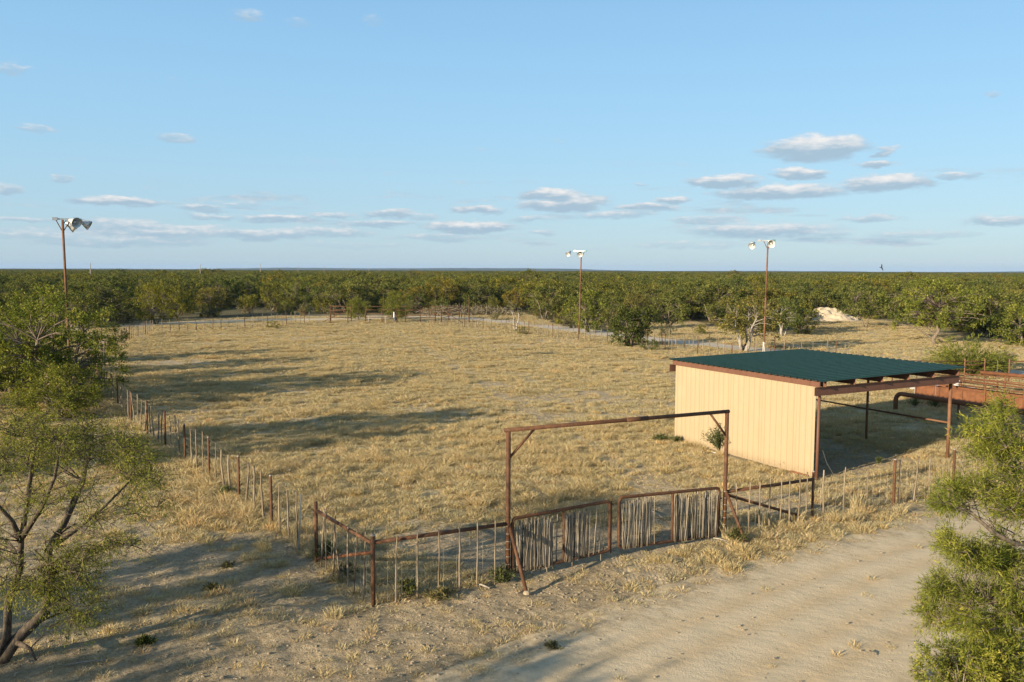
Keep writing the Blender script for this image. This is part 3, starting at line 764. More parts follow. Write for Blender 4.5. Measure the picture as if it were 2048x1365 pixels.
# ------------------------------------------------------------------ floodlight poles
def lamp_head(parent, p, axis, r, shade_mat, glassfront=True):
    ax = Vector(axis).normalized(); p = Vector(p)
    o = MB().lathe(p, ax, [(-.34, .0), (-.34, .11), (-.16, .13), (-.14, .16), (-.02, r * .62), (.14, r * .86), (.30, r), (.305, r * .97), (.15, r * .82), (0, r * .55), (-.1, .1)], 22).build('lamp', M['reflector'], parent, True)
    MB().lathe(p, ax, [(-.40, 0), (-.40, .09), (-.20, .105)], 12).build('lamp_socket', shade_mat, o, True)
    MB().lathe(p, ax, [(-.08, .05), (.10, .075), (.17, .04), (.18, 0)], 10).build('bulb', M['white'], o, True)
    MB().lathe(p, ax, [(.292, r * 1.0), (.292, r * 1.035), (.315, r * 1.035), (.315, r * .98)], 22).build('rim', M['galv'], o, True)
    return o
def light_pole(label, x, y, h, arm_ang, lamps, lean=0.0, sec=.45, pale=False):
    t = thing('floodlight_pole', label, 'light pole', (x, y, 0), 0, 'floodlight poles around the arena')
    up = Vector((0, 0, 1)); top = Vector((lean, 0, h))
    MB().tube([(0, 0, -.5), top * sec], .085, 10).build('lower_pole', M['rust_pole'], t, True)
    MB().tube([top * sec, top], .072, 10).build('upper_pole', M['rust_pole'], t, True)
    a = Vector((math.cos(arm_ang), math.sin(arm_ang), 0))
    MB().box(top + a * (.3 if lean < 0 else -.15) + up * .05, 1.5, .10, .10, (a, a.cross(up), up)).build('crossarm', M['galv'], t)
    for s in (-.36, .42): MB().tube([top - up * .75, top + a * s], .03, 6).build('arm_brace', M['rust'], t)
    for s in ((-.40, .75) if lean < 0 else (-.75, .52)):
        MB().box(top + a * s + up * .06, .28, .2, .18, (a, a.cross(up), up)).build('ballast_box', M['galv'] if s < 0 else M['teal'], t)
    for (s, dz, off, axis, r) in lamps:
        p = top + a * s + Vector(off) + up * dz
        lp = lamp_head(t, p, axis, r, M['teal'])
        MB().tube([top + a * s, p - Vector(axis).normalized() * .3], .025, 6).build('bracket', M['galv'], lp)
    if pale: MB().box((-.06, -.1, .62), .10, .06, .9).box((.05, -.1, .5), .04, .04, 1.0).build('conduit_box', M['white'], t)
    return t
light_pole('rusty floodlight pole rising behind the leafy tree at far left', -27.1, 52.0, 10.45, math.radians(20),
           [(.62, -.10, (.1, -.25, 0), (.80, -.45, -.25), .31), (.35, -.32, (0, .2, 0), (.6, .6, -.6), .28), (.95, -.16, (.2, .15, 0), (.85, .2, -.50), .29)], -.12)
light_pole('rusty floodlight pole in the middle distance, behind the right arena fence', 7.97, 101.2, 9.75, math.radians(-20),
           [(-1.5, -.2, (0, -.2, 0), (-.5, -.75, -.5), .30), (-.15, -.25, (0, -.35, 0), (-.25, -.9, -.30), .35)], .18, .5)
light_pole('rusty floodlight pole rising behind the shed roof', 23.0, 77.6, 10.2, math.radians(-14),
           [(-1.35, -.3, (0, -.2, 0), (-.55, -.75, -.45), .32), (.18, -.18, (0, -.35, 0), (-.25, -.9, -.28), .36)], .12, .5, True)

# ------------------------------------------------------------------ rusty chute and pens right of the shed
def chute():
    t = thing('cattle_chute', 'rusty sheet metal cattle chute behind the open shed', 'chute')
    up = Vector((0, 0, 1)); A = Vector((23.7, 49.6, 0)); d = (Vector((26.5, 44.5, 0)) - A).normalized(); n = Vector((-d.y, d.x, 0))
    if n.x < 0: n = -n
    for off, nm in ((0, 'side_sheet'), (1.0, 'side_sheet')):
        for k in range(3):
            c = A + d * (1.45 + 2.9 * k) + n * off + up * .50
            MB().box(c, 2.88, .02, .90, (d, n, up)).build(nm, M['rust_sheet'], t)
        MB().tube([A + n * off + up * .97, A + d * 8.7 + n * off + up * .97], .035, 6).build('top_rail', M['rust_sheet'], t, True)
        MB().tube([A + d * 2 + n * off + up * 1.5, A + d * 13 + n * off + up * 1.45], .04, 6).build('upper_rail', M['rust_sheet'], t, True)
        MB().tube([A + d * 2 + n * off + up * 1.24, A + d * 13 + n * off + up * 1.2], .022, 6).build('upper_rail', M['rust_sheet'], t, True)
    for k in range(6):
        for off in (-.04, 1.04):
            p = A + d * (2.1 * k) + n * off
            MB().tube([p - up * .2, p + up * (1.5 if k else 1.05)], .045, 8).build('post', M['rust_sheet'], t, True)
    t2 = thing('bent_pipe', 'thick rusty pipe bent over at the end, lying before the cattle chute', 'pipe')
    p = Vector((20.75, 45.65, 0)); z = .96; pts = [p - up * .3, p + up * (z - .35)]
    for k in range(1, 7):
        a = PI / 2 * k / 6; pts.append(p + up * (z - .35 + .35 * math.sin(a)) + d * (.35 * (1 - math.cos(a))))
    pts.append(p + d * 7.5 + up * (z - .02)); MB().tube(pts, .12, 14).build('pipe', M['rust_sheet'], t2, True)
    for k in (3.6, 7.0): MB().tube([p + d * k - up * .2, p + d * k + up * (z - .08)], .06, 8).build('support', M['rust'], t2, True)
    t3 = thing('corral_panel', 'rusty pipe corral rails with a heavy pipe on top at the right edge', 'corral')
    a = Vector((27.2, 51.6, 0)); e = Vector((34, 43.5, 0))
    for z in (.35, .6, .85, 1.1, 1.35): MB().tube([a + up * z, e + up * z], .028, 6).build('rail', M['rust_sheet'], t3, True)
    MB().tube([a.lerp(e, .12) + up * 1.52, e + up * 1.50], .11, 10).build('heavy_top_pipe', M['rust_sheet'], t3, True)
    for k in range(5): q = a.lerp(e, k / 4); MB().tube([q - up * .2, q + up * 1.5], .05, 8).build('post', M['rust_sheet'], t3, True)
    t4 = thing('pipe_pen', 'rusty pipe pen with tall posts beside the spiky green bush', 'pen')
    P4 = [(26.0, 57.9), (30.82, 57.7), (32.23, 57.8), (33.74, 57.5), (38.5, 58.6)]
    for i, (x, y) in enumerate(P4):
        MB().tube([(x, y, -.2), (x, y, 1.62)], .05, 8).build('post', M['rust_pole'], t4, True)
    for (a, b) in ((0, 1), (1, 2), (3, 4)):
        for z in ((.5, .85, 1.2, 1.45) if a != 3 else (1.45,)):
            MB().tube([P4[a] + (z,), P4[b] + (z - .03,)], .035, 6).build('rail', M['rust'], t4, True)
    stay(t4, 33.0, 57.6, 1.5, .03, 1.2)
    # chute odds and ends
    o = MB().box((0, 0, .82), .26, .03, .24).tube([(0, .02, -.1), (0, .02, .9)], .012, 5).build('notice_board', M['blue'], None)
    o.location = (24.0, 47.9, .4); o.rotation_euler = (0, 0, -.5); tag(o, 'small blue and white plate on a rod by the cattle chute', 'sign')
    MB().box((0, -.02, .86), .18, .012, .09).build('white_panel', M['white'], o)
    o = MB().lathe((0, 0, 0), (0, 0, 1), [(0, 0), (0, .16), (.36, .19), (.37, .17), (.33, .16), (.3, 0)], 14).build('feed_bucket', M['white'], None, True)
    o.location = (26.6, 50.6, .72); tag(o, 'white bucket standing on the trough behind the chute', 'bucket')
    MB().tube([(-.18, 0, .34), (0, 0, .5), (.18, 0, .34)], .01, 5).build('handle', M['galv'], o)
    o = MB().box((0, 0, .36), 3.6, .7, .08).box((0, -.33, .55), 3.6, .04, .32).box((0, .33, .55), 3.6, .04, .32).box((-1.78, 0, .55), .04, .62, .32).box((1.78, 0, .55), .04, .62, .32)
    for sx in (-1.5, 1.5):
        for sy in (-.25, .25): o.box((sx, sy, .16), .08, .08, .34)
    o = o.build('feed_trough', M['galv'], None); o.location = (25.9, 50.9, 0); o.rotation_euler = (0, 0, -.9)
    tag(o, 'pale metal feed trough lying behind the cattle chute', 'trough')
chute()

# ------------------------------------------------------------------ far pens
def far_pens():
    up = Vector((0, 0, 1))
    def panel(label, pts, zs, hp, diag=(), mat='rust', r=.05):
        t = thing('pipe_corral', label, 'corral')
        for x, y in pts: MB().tube([(x, y, -.2), (x, y, hp)], r * 1.2, 8).build('post', M[mat], t, True)
        for a, b in zip(pts[:-1], pts[1:]):
            for z in zs: MB().tube([a + (z,), b + (z,)], r * .9, 6).build('rail', M[mat], t, True)
        for a, z0, b, z1 in diag: MB().tube([a + (z0,), b + (z1,)], r, 6).build('diagonal_brace', M[mat], t, True)
        return t
    p0, p1, p2, p3 = (-28.65, 120.5), (-27.3, 120.6), (-23.3, 120.8), (-26.2, 125.5)
    panel('far rusty pipe corral corner with long diagonal brace, left of the pen trees', [(-25.8, 120.7), (-23.3, 120.8)], (1.75,), 2.0, [((-26.9, 120.6), .1, (-23.4, 120.8), 1.8)])
    panel('far rusty pipe corral frame standing behind the diagonal brace', [(-26.5, 124.5), (-23.6, 124.9)], (2.2, .5), 2.4)
    panel('far rusty pipe gateway between the two pen trees', [(-20.9, 121.5), (-18.6, 121.8), (-16.5, 122)], (1.8, .75), 2.1)
    panel('far rusty corral rail right of the white post', [(-16.5, 122), (-15.3, 122.2), (-13.2, 122.4), (-10.2, 122.6)], (1.0, 1.75), 2.0, [((-10.2, 122.6), 1.9, (-6.9, 119.5), .1)])
    panel('far rusty back rails of the pens under the trees', [(-28, 134), (-23, 134.3), (-18, 134.6), (-13, 134.8), (-8, 134.6)], (.6, 1.2, 1.75), 1.9)
    panel('far rusty alley rails turning towards the brush pile', [(-10.2, 122.6), (-9.5, 128), (-8.3, 134)], (.6, 1.2, 1.7), 1.9)
    panel('tall thin pair of far gate posts with a high bar in the pens', [(-18.7, 124), (-11.2, 124.5)], (.6,), 4.2, r=.04)
    t = thing('steel_post', 'single tall rusty post at the right end of the far pens', 'post')
    MB().tube([(-6.2, 123, -.3), (-6.2, 123, 3.6)], .06, 8).build('shaft', M['rust'], t, True); MB().lathe((-6.2, 123, 3.6), (0, 0, 1), [(0, .07), (.03, .07), (.04, 0)], 8).build('cap', M['rust'], t)
    o = MB().tube([(0, 0, -.2), (0, 0, 1.45)], .085, 10).lathe((0, 0, 1.45), (0, 0, 1), [(0, .095), (.04, .095), (.06, 0)], 10).build('white_post', M['white'], None, True)
    o.location = (-16.9, 121.9, 0); tag(o, 'short white post standing in front of the far pens', 'post')
    o = MB().box((0, 0, .95), 3.0, .22, .10)
    for sx in (-1.2, 1.2): o.box((sx, 0, .45), .1, .18, .92)
    o = o.build('pale_bench', M['bark_pale'], None); o.location = (-19.2, 120.9, 0); o.rotation_euler = (0, 0, .05); tag(o, 'pale plank lying low across the far pen gateway', 'plank')
far_pens()

# ------------------------------------------------------------------ trees
def unit(v): return v / np.maximum(np.linalg.norm(v, axis=-1, keepdims=True), 1e-9)
def leaf_mesh(name, P, D, L, W, rg, mat, tone=None):
    """diamond leaves at P along D"""
    n = len(P); S = unit(np.cross(D, rg.normal(size=(n, 3)))); nb = unit(np.cross(D, S))
    mid = P + D * (L * .45)[:, None] + nb * (L * .06)[:, None]
    V = np.stack([P, mid + S * (W / 2)[:, None], P + D * L[:, None], mid - S * (W / 2)[:, None]], 1).reshape(-1, 3)
    F = np.arange(n * 4).reshape(n, 4)
    me = np_mesh(name, V, F, mat); set_tone(me, np.repeat(rg.uniform(.35, .65, n) if tone is None else tone, 4)); return me
def set_tone(me, a):
    q = me.attributes.new('tone', 'FLOAT', 'POINT'); q.data.foreach_set('value', np.clip(a, 0, 1).astype(np.float32))
def crown_clumps(rg, H, R, n, low, shell=.45, sq=1.0, ax=1.0):
    zc = H * (low + (1 - low) * .42); C = []
    ph = rg.uniform(0, 6.28, 6); am = rg.uniform(.05, .22, 6)
    while len(C) < n:
        z = H * low + (H - H * low) * rg.random(); th = rg.uniform(0, 2 * PI)
        wob = 1 + sum(am[k] * math.sin((k + 1) * th + ph[k] + z * (.6 + .3 * k)) for k in range(6)) * .8
        t = (z - zc) / (H - zc) if z > zc else (zc - z) / (zc - H * low) * .75
        rad = R * math.sqrt(max(0, 1 - t * t)) * wob * sq
        if rg.random() > (rad / R) ** 1.2: continue
        r = rad * rg.random() ** shell
        C.append((r * math.cos(th) * ax, r * math.sin(th), z))
    return np.array(C)
def tree_meshes(seed, H, R, stems=3, n=60, sprigs=10, per=7, LL=.2, LW=.1, cr=.55, low=.28, droop=.1, tr=.12, shell=.45, mat='leaf', bark='bark', twigs=0, ax=1.0, lift=0.25, base_spread=.22, stem_pts=None, nb=6, clumps=None, br=1.0):
    rg = np.random.default_rng(seed); C = crown_clumps(rg, H, R, n, low, shell, 1.0, ax) if clumps is None else clumps(rg)
    # stems
    b = MB(); nodes = []
    if stem_pts is None:
        stem_pts = []
        for k in range(stems):
            a = 2 * PI * k / stems + rg.uniform(-.5, .5); out = R * rg.uniform(.25, .5) if stems > 1 else R * .1
            p = np.array([math.cos(a) * base_spread * .4, math.sin(a) * base_spread * .4, -.15]); pts = [p]
            top = np.array([math.cos(a) * out, math.sin(a) * out, H * rg.uniform(.5, .68)])
            for j in range(1, 6):
                t = j / 5; q = p * (1 - t) + top * t + np.append(rg.normal(0, .07 * R * .5, 2), 0) * (t < 1) ; q[2] = p[2] + (top[2] - p[2]) * t ** 1.1
                pts.append(q)
            stem_pts.append((pts, tr * rg.uniform(.75, 1.1)))
    for pts, r0 in stem_pts:
        k = len(pts); b.tube([tuple(p) for p in pts], [r0 * (1.25 if j == 0 else 1 - .62 * j / (k - 1)) for j in range(k)], nb)
        for j in range(1, k):
            for s in (0, .5): nodes.append((np.array(pts[j]) * (1 - s) + np.array(pts[j - 1]) * s, r0 * (1 - .62 * j / (k - 1))))
    NP = np.array([q[0] for q in nodes]); NR = np.array([q[1] for q in nodes])
    for c in C:
        dd = np.linalg.norm(NP - c, axis=1) + 2.5 * np.maximum(0, NP[:, 2] - c[2] + .2) + .15 * NP[:, 2] * 0
        i = int(np.argmin(dd)); s = NP[i]; r0 = min(NR[i] * .55, .05 * H / 5 + .01) * br
        m1 = s * .6 + c * .4 + np.append(rg.normal(0, .10 * R * .4, 2), .12 * np.linalg.norm(c - s)); m2 = s * .25 + c * .75 + np.append(rg.normal(0, .08 * R * .4, 2), .08 * np.linalg.norm(c - s))
        b.tube([tuple(s), tuple(m1), tuple(m2), tuple(c)], [r0, r0 * .7, r0 * .45, r0 * .22], 4, False)
    # sprigs and leaves
    nc = len(C); ns = nc * sprigs
    out = unit(C - np.array([0, 0, H * .45]))
    SD = unit(rg.normal(size=(nc, sprigs, 3)) + .55 * out[:, None, :] + np.array([0, 0, lift])); SL = cr * rg.uniform(.55, 1.25, (nc, sprigs, 1))
    if twigs:
        k = 0
        for i in range(nc):
            for j in range(min(twigs, sprigs)):
                e = C[i] + SD[i, j] * SL[i, j] * .9; mid = C[i] + SD[i, j] * SL[i, j] * .5 + rg.normal(0, .04, 3)
                e = e + np.array([0, 0, -droop * .25 * SL[i, j, 0]])
                b.tube([tuple(C[i]), tuple(mid), tuple(e)], [.010, .006, .003], 3, False)
    T = rg.uniform(.12, 1.0, (nc, sprigs, per, 1))
    P = C[:, None, None, :] + SD[:, :, None, :] * SL[:, :, None, :] * T + rg.normal(0, cr * .09, (nc, sprigs, per, 3))
    P[..., 2] -= (T[..., 0] ** 2) * droop * cr * .5
    Dv = unit(SD[:, :, None, :] * .7 + rg.normal(0, .55, P.shape) + np.array([0, 0, -droop]))
    tn = np.broadcast_to((.5 + .20 * rg.normal(size=(nc, 1, 1)) + .13 * rg.normal(size=(nc, sprigs, 1))), P.shape[:3]).reshape(-1)
    P = P.reshape(-1, 3); Dv = Dv.reshape(-1, 3); keep = P[:, 2] > .06; P = P[keep]; Dv = Dv[keep]; tn = tn[keep]
    nl = len(P); crown = leaf_mesh('crown', P, Dv, LL * rg.uniform(.6, 1.3, nl), LW * rg.uniform(.6, 1.3, nl), rg, M[mat], tn)
    return b.mesh('trunk', M[bark], True), crown

def place_tree(name, label, cat, meshes, x, y, s=(1, 1, 1), rz=0.0, group=None, z=-.03):
    t = thing(name, label, cat, (x, y, z), rz, group); t.scale = s
    link('trunk', meshes[0], t); link('crown', meshes[1], t); return t

# -- brush tree prototypes; every copy below shares their meshes (unit: about 5 m high)
PROTO = []
for i, (H, R, st, n, low) in enumerate(((5.0, 2.9, 3, 74, .22), (5.2, 2.5, 2, 64, .28), (4.6, 3.2, 4, 78, .20), (5.6, 2.7, 3, 72, .25), (4.8, 2.6, 3, 66, .16), (5.3, 3.1, 2, 78, .3), (4.4, 2.4, 4, 60, .12))):
    PROTO.append(tree_meshes(40 + i, H, R, st, n, 10, 8, .215, .115, .62, low, .12, .13))
BUSH = [tree_meshes(60 + i, 2.1, 1.7, 5, 34, 9, 8, .17, .085, .45, .05, .05, .05, mat=('leaf', 'leaf_grey', 'leaf')[i]) for i in range(3)]

# -- single trees that stand out
def single(label, px, py, H, R, seed, dx=0, name='mesquite_tree', cat='tree', n=90, per=9, sprigs=11, LL=.19, LW=.09, cr=.6, low=.2, stems=3, tr=.14, mat='leaf', ax=1.0, rz=0.0, bark='bark', droop=.12, pos=None, **kw):
    x, y = pos if pos else at(px, py)
    return place_tree(name, label, cat, tree_meshes(seed, H, R, stems, n, sprigs, per, LL, LW, cr, low, droop, tr, mat=mat, ax=ax, bark=bark, **kw), x + dx, y, rz=rz)
single('large dense leafy tree overhanging the left arena fence below the floodlight pole', 0, 0, 6.3, 4.0, 201, n=165, per=16, sprigs=14, LL=.15, LW=.055, cr=.62, low=.10, stems=4, pos=(-25.6, 46.8), tr=.2, lift=.6, mat='leaf_bright')
single('rounded green tree at the left edge beside the large leafy tree', 0, 0, 5.1, 2.9, 202, n=110, per=13, sprigs=13, LL=.15, LW=.06, low=.10, pos=(-31.0, 51.5), stems=3, mat='leaf_bright')
single('low olive bush at the foot of the large leafy left tree', 0, 0, 2.6, 2.2, 203, n=70, per=14, sprigs=13, LL=.12, LW=.045, cr=.5, low=.05, pos=(-22.8, 42.4), stems=5, tr=.06, mat='leaf_left', name='olive_bush', cat='bush')
single('twin crowned dark mesquite standing on the right arena fence line', 1262, 692, 4.1, 1.9, 204, low=.05, n=90, mat='leaf_dark', ax=1.0, stems=4)
single('gnarled grey trunked mesquite beside the floodlight pole behind the shed', 1487, 703, 5.2, 3.1, 205, low=.28, n=90, stems=5, tr=.16, bark='bark_pale')
single('tall single trunked mesquite in the dry grass behind the spiky bush', 1867, 688, 6.7, 4.7, 206, low=.27, n=150, stems=1, tr=.30, sprigs=12, per=10, mat='leaf_bright')
single('yellow green tree cut by the right edge of the view', 2042, 692, 4.1, 2.4, 207, low=.06, n=80, mat='leaf_bright')
single('bushy mesquite just right of the middle floodlight pole', 1175, 664, 4.8, 2.5, 208, low=.12, n=80, mat='leaf_bright')
single('dead looking grey snag by the pale road bend', 1031, 661, 3.6, 1.0, 209, low=.2, n=22, per=4, sprigs=6, mat='leaf_grey', bark='bark_pale', stems=2, name='dead_snag')
single('leaning pale branched mesquite left of the caliche mound', 1565, 672, 4.1, 2.4, 210, low=.32, n=60, bark='bark_pale', stems=3)
single('round bright tree standing before the woods left of the far pens', 598, 618, 5.9, 3.9, 211, low=.1, n=100, mat='leaf_bright')
single('broad flat mesquite behind the far left end fence', 428, 632, 4.3, 3.0, 212, low=.22, n=80)
single('small umbrella shaped mesquite with thin trunk behind the far left fence', 502, 632, 3.3, 1.6, 213, low=.45, n=36, stems=2, tr=.09)
single('dark spreading tree where the left and far fences meet', 312, 648, 5.3, 3.6, 214, low=.15, n=100)
single('feathery pale green tree among the far pen rails, left one', 716, 641, 3.2, 1.5, 215, low=.12, n=60, LL=.22, LW=.03, per=12, mat='leaf_left', stems=4, tr=.06)
single('feathery green tree among the far pen rails, right one', 790, 643, 4.2, 2.2, 216, low=.15, n=90, LL=.22, LW=.035, per=12, mat='leaf_left', stems=5, tr=.07)
single('brush tree behind the left floodlight pole, half hidden by the large leafy tree', 0, 0, 5.6, 2.6, 217, low=.12, n=80, pos=(-33.5, 58.5))
single('brush tree inside the far left bend of the arena fence', 0, 0, 5.2, 2.4, 218, low=.12, n=80, pos=(-37.5, 66.5))
# trees just outside the view on the sunny side, whose shadows cross the arena and the yard
for k, (x, y, H, R) in enumerate(((-22.6, 28.4, 6.9, 3.5), (-34.5, 42.0, 5.6, 3.0), (-14.5, 2.6, 5.2, 1.9), (-19.6, 10.6, 5.3, 2.5), (-21.5, 3.6, 5.6, 2.0), (-41, 53, 5.5, 3.0))):
    place_tree('mesquite_tree', 'mesquite standing outside the view on the sunny left side', 'tree', PROTO[(0, 3, 5, 1, 2, 4)[k]], x, y, (R / 2.8, R / 2.8, H / 5.1), k * 1.3, 'mesquites outside the view on the left')

# -- spiky arching bush behind the pens
def spiky_bush():
    x, y = 33.6, 62.3; rg = np.random.default_rng(301); b = MB(); P = []; D = []
    for k in range(210):
        a = rg.uniform(0, 2 * PI); spread = rg.random() ** .6; L = rg.uniform(1.8, 3.1); el = 1.45 - spread * 1.1
        p = np.array([math.cos(a) * .3 * rg.random(), math.sin(a) * .3 * rg.random(), 0.0]); d = np.array([math.cos(a) * math.cos(el), math.sin(a) * math.cos(el), math.sin(el)]); pts = [tuple(p)]
        for j in range(5):
            p = p + d * L / 5; d = d + np.array([math.cos(a) * .07, math.sin(a) * .07, -.06]); d /= np.linalg.norm(d); pts.append(tuple(p))
            for _ in range(9 if j else 3): P.append(p + rg.normal(0, .07, 3)); D.append(d + rg.normal(0, .35, 3))
        if k % 3 == 0: b.tube(pts, [.018, .015, .012, .009, .006, .003], 4, False)
    P = np.array(P); D = unit(np.array(D)); k = P[:, 2] > .02; P = P[k]; D = D[k]; n = len(P)
    t = thing('spiky_bush', 'arching spiky green bush beside the caliche road right of the shed roof', 'bush', (x, y, 0))
    b.build('stems', M['bark'], t); link('crown', leaf_mesh('crown', P, D, rg.uniform(.2, .42, n), rg.uniform(.03, .055, n), rg, M['leaf_bright']), t)
spiky_bush()

# -- near trees framing the view
def near_left():
    S = lambda px, py, d: np.array([(px - 1024) / FPX * d * 1.0, d, 0])
    x0, y0 = -9.75, 15.8
    def pt(px, py, d):     # a point of the tree at this bearing and depth
        r = ray(px, py); t = d / r.y; return np.array([r.x * t - x0, d - y0, CAM_H + r.z * t])
    st = [([np.array([-.2, 0, -.2]), pt(35, 1275, 15.8), pt(90, 1222, 15.9), pt(100, 1150, 16.1), pt(96, 1100, 16.3), pt(130, 1040, 16.5), pt(165, 960, 16.6), pt(185, 880, 16.8)], .12),
          ([np.array([-.3, -.1, -.2]), pt(14, 1270, 15.7), pt(16, 1200, 15.9), pt(40, 1135, 16.0), pt(42, 1080, 16.0), pt(50, 1030, 15.9), pt(60, 960, 15.8), pt(70, 870, 15.6)], .085),
          ([pt(42, 1080, 16.0), pt(25, 1040, 15.8), pt(-20, 990, 15.6), pt(-60, 920, 15.4)], .05),
          ([pt(45, 1070, 16.0), pt(85, 1010, 15.6), pt(110, 950, 15.2), pt(120, 880, 15.0)], .05),
          ([pt(98, 1095, 16.3), pt(150, 1060, 16.8), pt(210, 1010, 17.2), pt(260, 960, 17.4)], .045),
          ([pt(30, 1280, 15.8), pt(60, 1295, 15.5), pt(72, 1318, 15.3)], .05)]
    def clumps(rg):
        C = []
        spots = [(60, 868, 55, 36, 14), (150, 872, 65, 32, 16), (235, 892, 45, 36, 12), (250, 930, 60, 45, 16), (140, 900, 70, 40, 12), (40, 900, 60, 50, 12), (300, 975, 35, 30, 6), (60, 985, 70, 40, 9), (190, 1000, 60, 30, 8),
                 (40, 1150, 60, 35, 10), (130, 1170, 55, 40, 16), (165, 1225, 40, 25, 8), (90, 1110, 50, 25, 7), (-80, 900, 60, 90, 20), (-70, 1050, 60, 60, 10), (230, 1080, 40, 40, 6), (170, 1120, 40, 30, 6)]
        for px, py, sx, sy, k in spots:
            for _ in range(k): C.append(pt(px + rg.normal(0, sx * .6), py + rg.normal(0, sy * .6), rg.uniform(14.2, 18.0) if py < 1050 else rg.uniform(14.8, 16.6)))
        return np.array(C)
    ms = tree_meshes(401, 5.2, 3.4, 3, 0, 13, 19, .066, .013, .50, .1, .55, .1, mat='leaf_left', bark='bark_dark', twigs=6, lift=.1, stem_pts=st, nb=9, clumps=clumps, br=.5)
    place_tree('mesquite_tree', 'airy multi stemmed mesquite at the left edge, nearest tree on that side', 'tree', ms, x0, y0)
near_left()
def near_right():
    x0, y0 = 10.6, 14.2
    def pt(px, py, d):
        r = ray(px, py); t = d / r.y; return np.array([r.x * t - x0, d - y0, CAM_H + r.z * t])
    st = [([np.array([0, 0, -.2]), np.array([.1, .1, .8]), np.array([-.1, .1, 1.6]), pt(2140, 1120, 13.8), pt(2090, 1060, 13.5), pt(2040, 990, 13.3), pt(2010, 900, 13.3)], .13),
          ([pt(2140, 1130, 13.8), pt(2060, 1175, 13.4), pt(2000, 1195, 13.1), pt(1950, 1215, 12.9)], .05),
          ([pt(2100, 1080, 13.6), pt(2030, 1085, 13.2), pt(1985, 1060, 13.0), pt(1940, 1020, 13.0), pt(1890, 1000, 13.0)], .045),
          ([pt(2140, 1200, 13.9), pt(2080, 1210, 13.6), pt(2020, 1200, 13.4), pt(1970, 1190, 13.3)], .05),
          ([pt(2150, 1140, 13.9), pt(2180, 980, 14.2), pt(2200, 880, 14.5)], .06),
          ([pt(2048, 985, 13.3), pt(2010, 1020, 12.8), pt(1975, 1010, 12.6)], .03)]
    def clumps(rg):
        C = []
        spots = [(2000, 830, 30, 22, 10), (1965, 880, 26, 26, 12), (2030, 900, 40, 40, 16), (1925, 985, 32, 26, 12), (1890, 1010, 22, 16, 6), (1985, 985, 40, 34, 13), (2040, 1020, 30, 50, 12), (1905, 1085, 24, 20, 11),
                 (1955, 1110, 36, 32, 20), (2020, 1120, 36, 40, 20), (1885, 1170, 22, 24, 12), (1935, 1195, 34, 30, 22), (2000, 1185, 40, 30, 20), (1960, 1240, 36, 18, 12), (2040, 1220, 30, 30, 12), (1858, 1215, 10, 14, 4), (1875, 1238, 14, 10, 4), (2130, 950, 60, 90, 34), (2120, 1150, 60, 70, 26), (2200, 1000, 50, 100, 22), (2020, 760, 20, 14, 0)]
        for px, py, sx, sy, k in spots:
            for _ in range(int(k * .72 + .5)): C.append(pt(px + rg.normal(0, sx * .45), py + rg.normal(0, sy * .45), rg.uniform(12.6, 14.8)))
        return np.array(C)
    ms = tree_meshes(402, 5.2, 3.4, 3, 0, 13, 23, .100, .0115, .33, .1, .25, .1, mat='leaf_near', twigs=5, lift=.35, stem_pts=st, nb=9, clumps=clumps, br=.6)
    place_tree('mesquite_tree', 'bright green feathery mesquite leaning in from the right edge', 'tree', ms, x0, y0)
    for k, (px, py, H, R) in enumerate(((1975, 1362, 1.15, .75), (2045, 1372, 1.3, .9), (1930, 1395, .9, .7))):
        x, y = at(px, py)
        ms = tree_meshes(410 + k, H, R, 6, 42, 10, 14, .08, .02, .26, .05, .1, .02, mat='leaf_near', twigs=3)
        place_tree('green_shrub', ('low green shrub under the right edge mesquite, farther one', 'green shrub in the bottom right corner', 'small shrub at the bottom edge left of the corner shrub')[k], 'shrub', ms, x, y)
near_right()

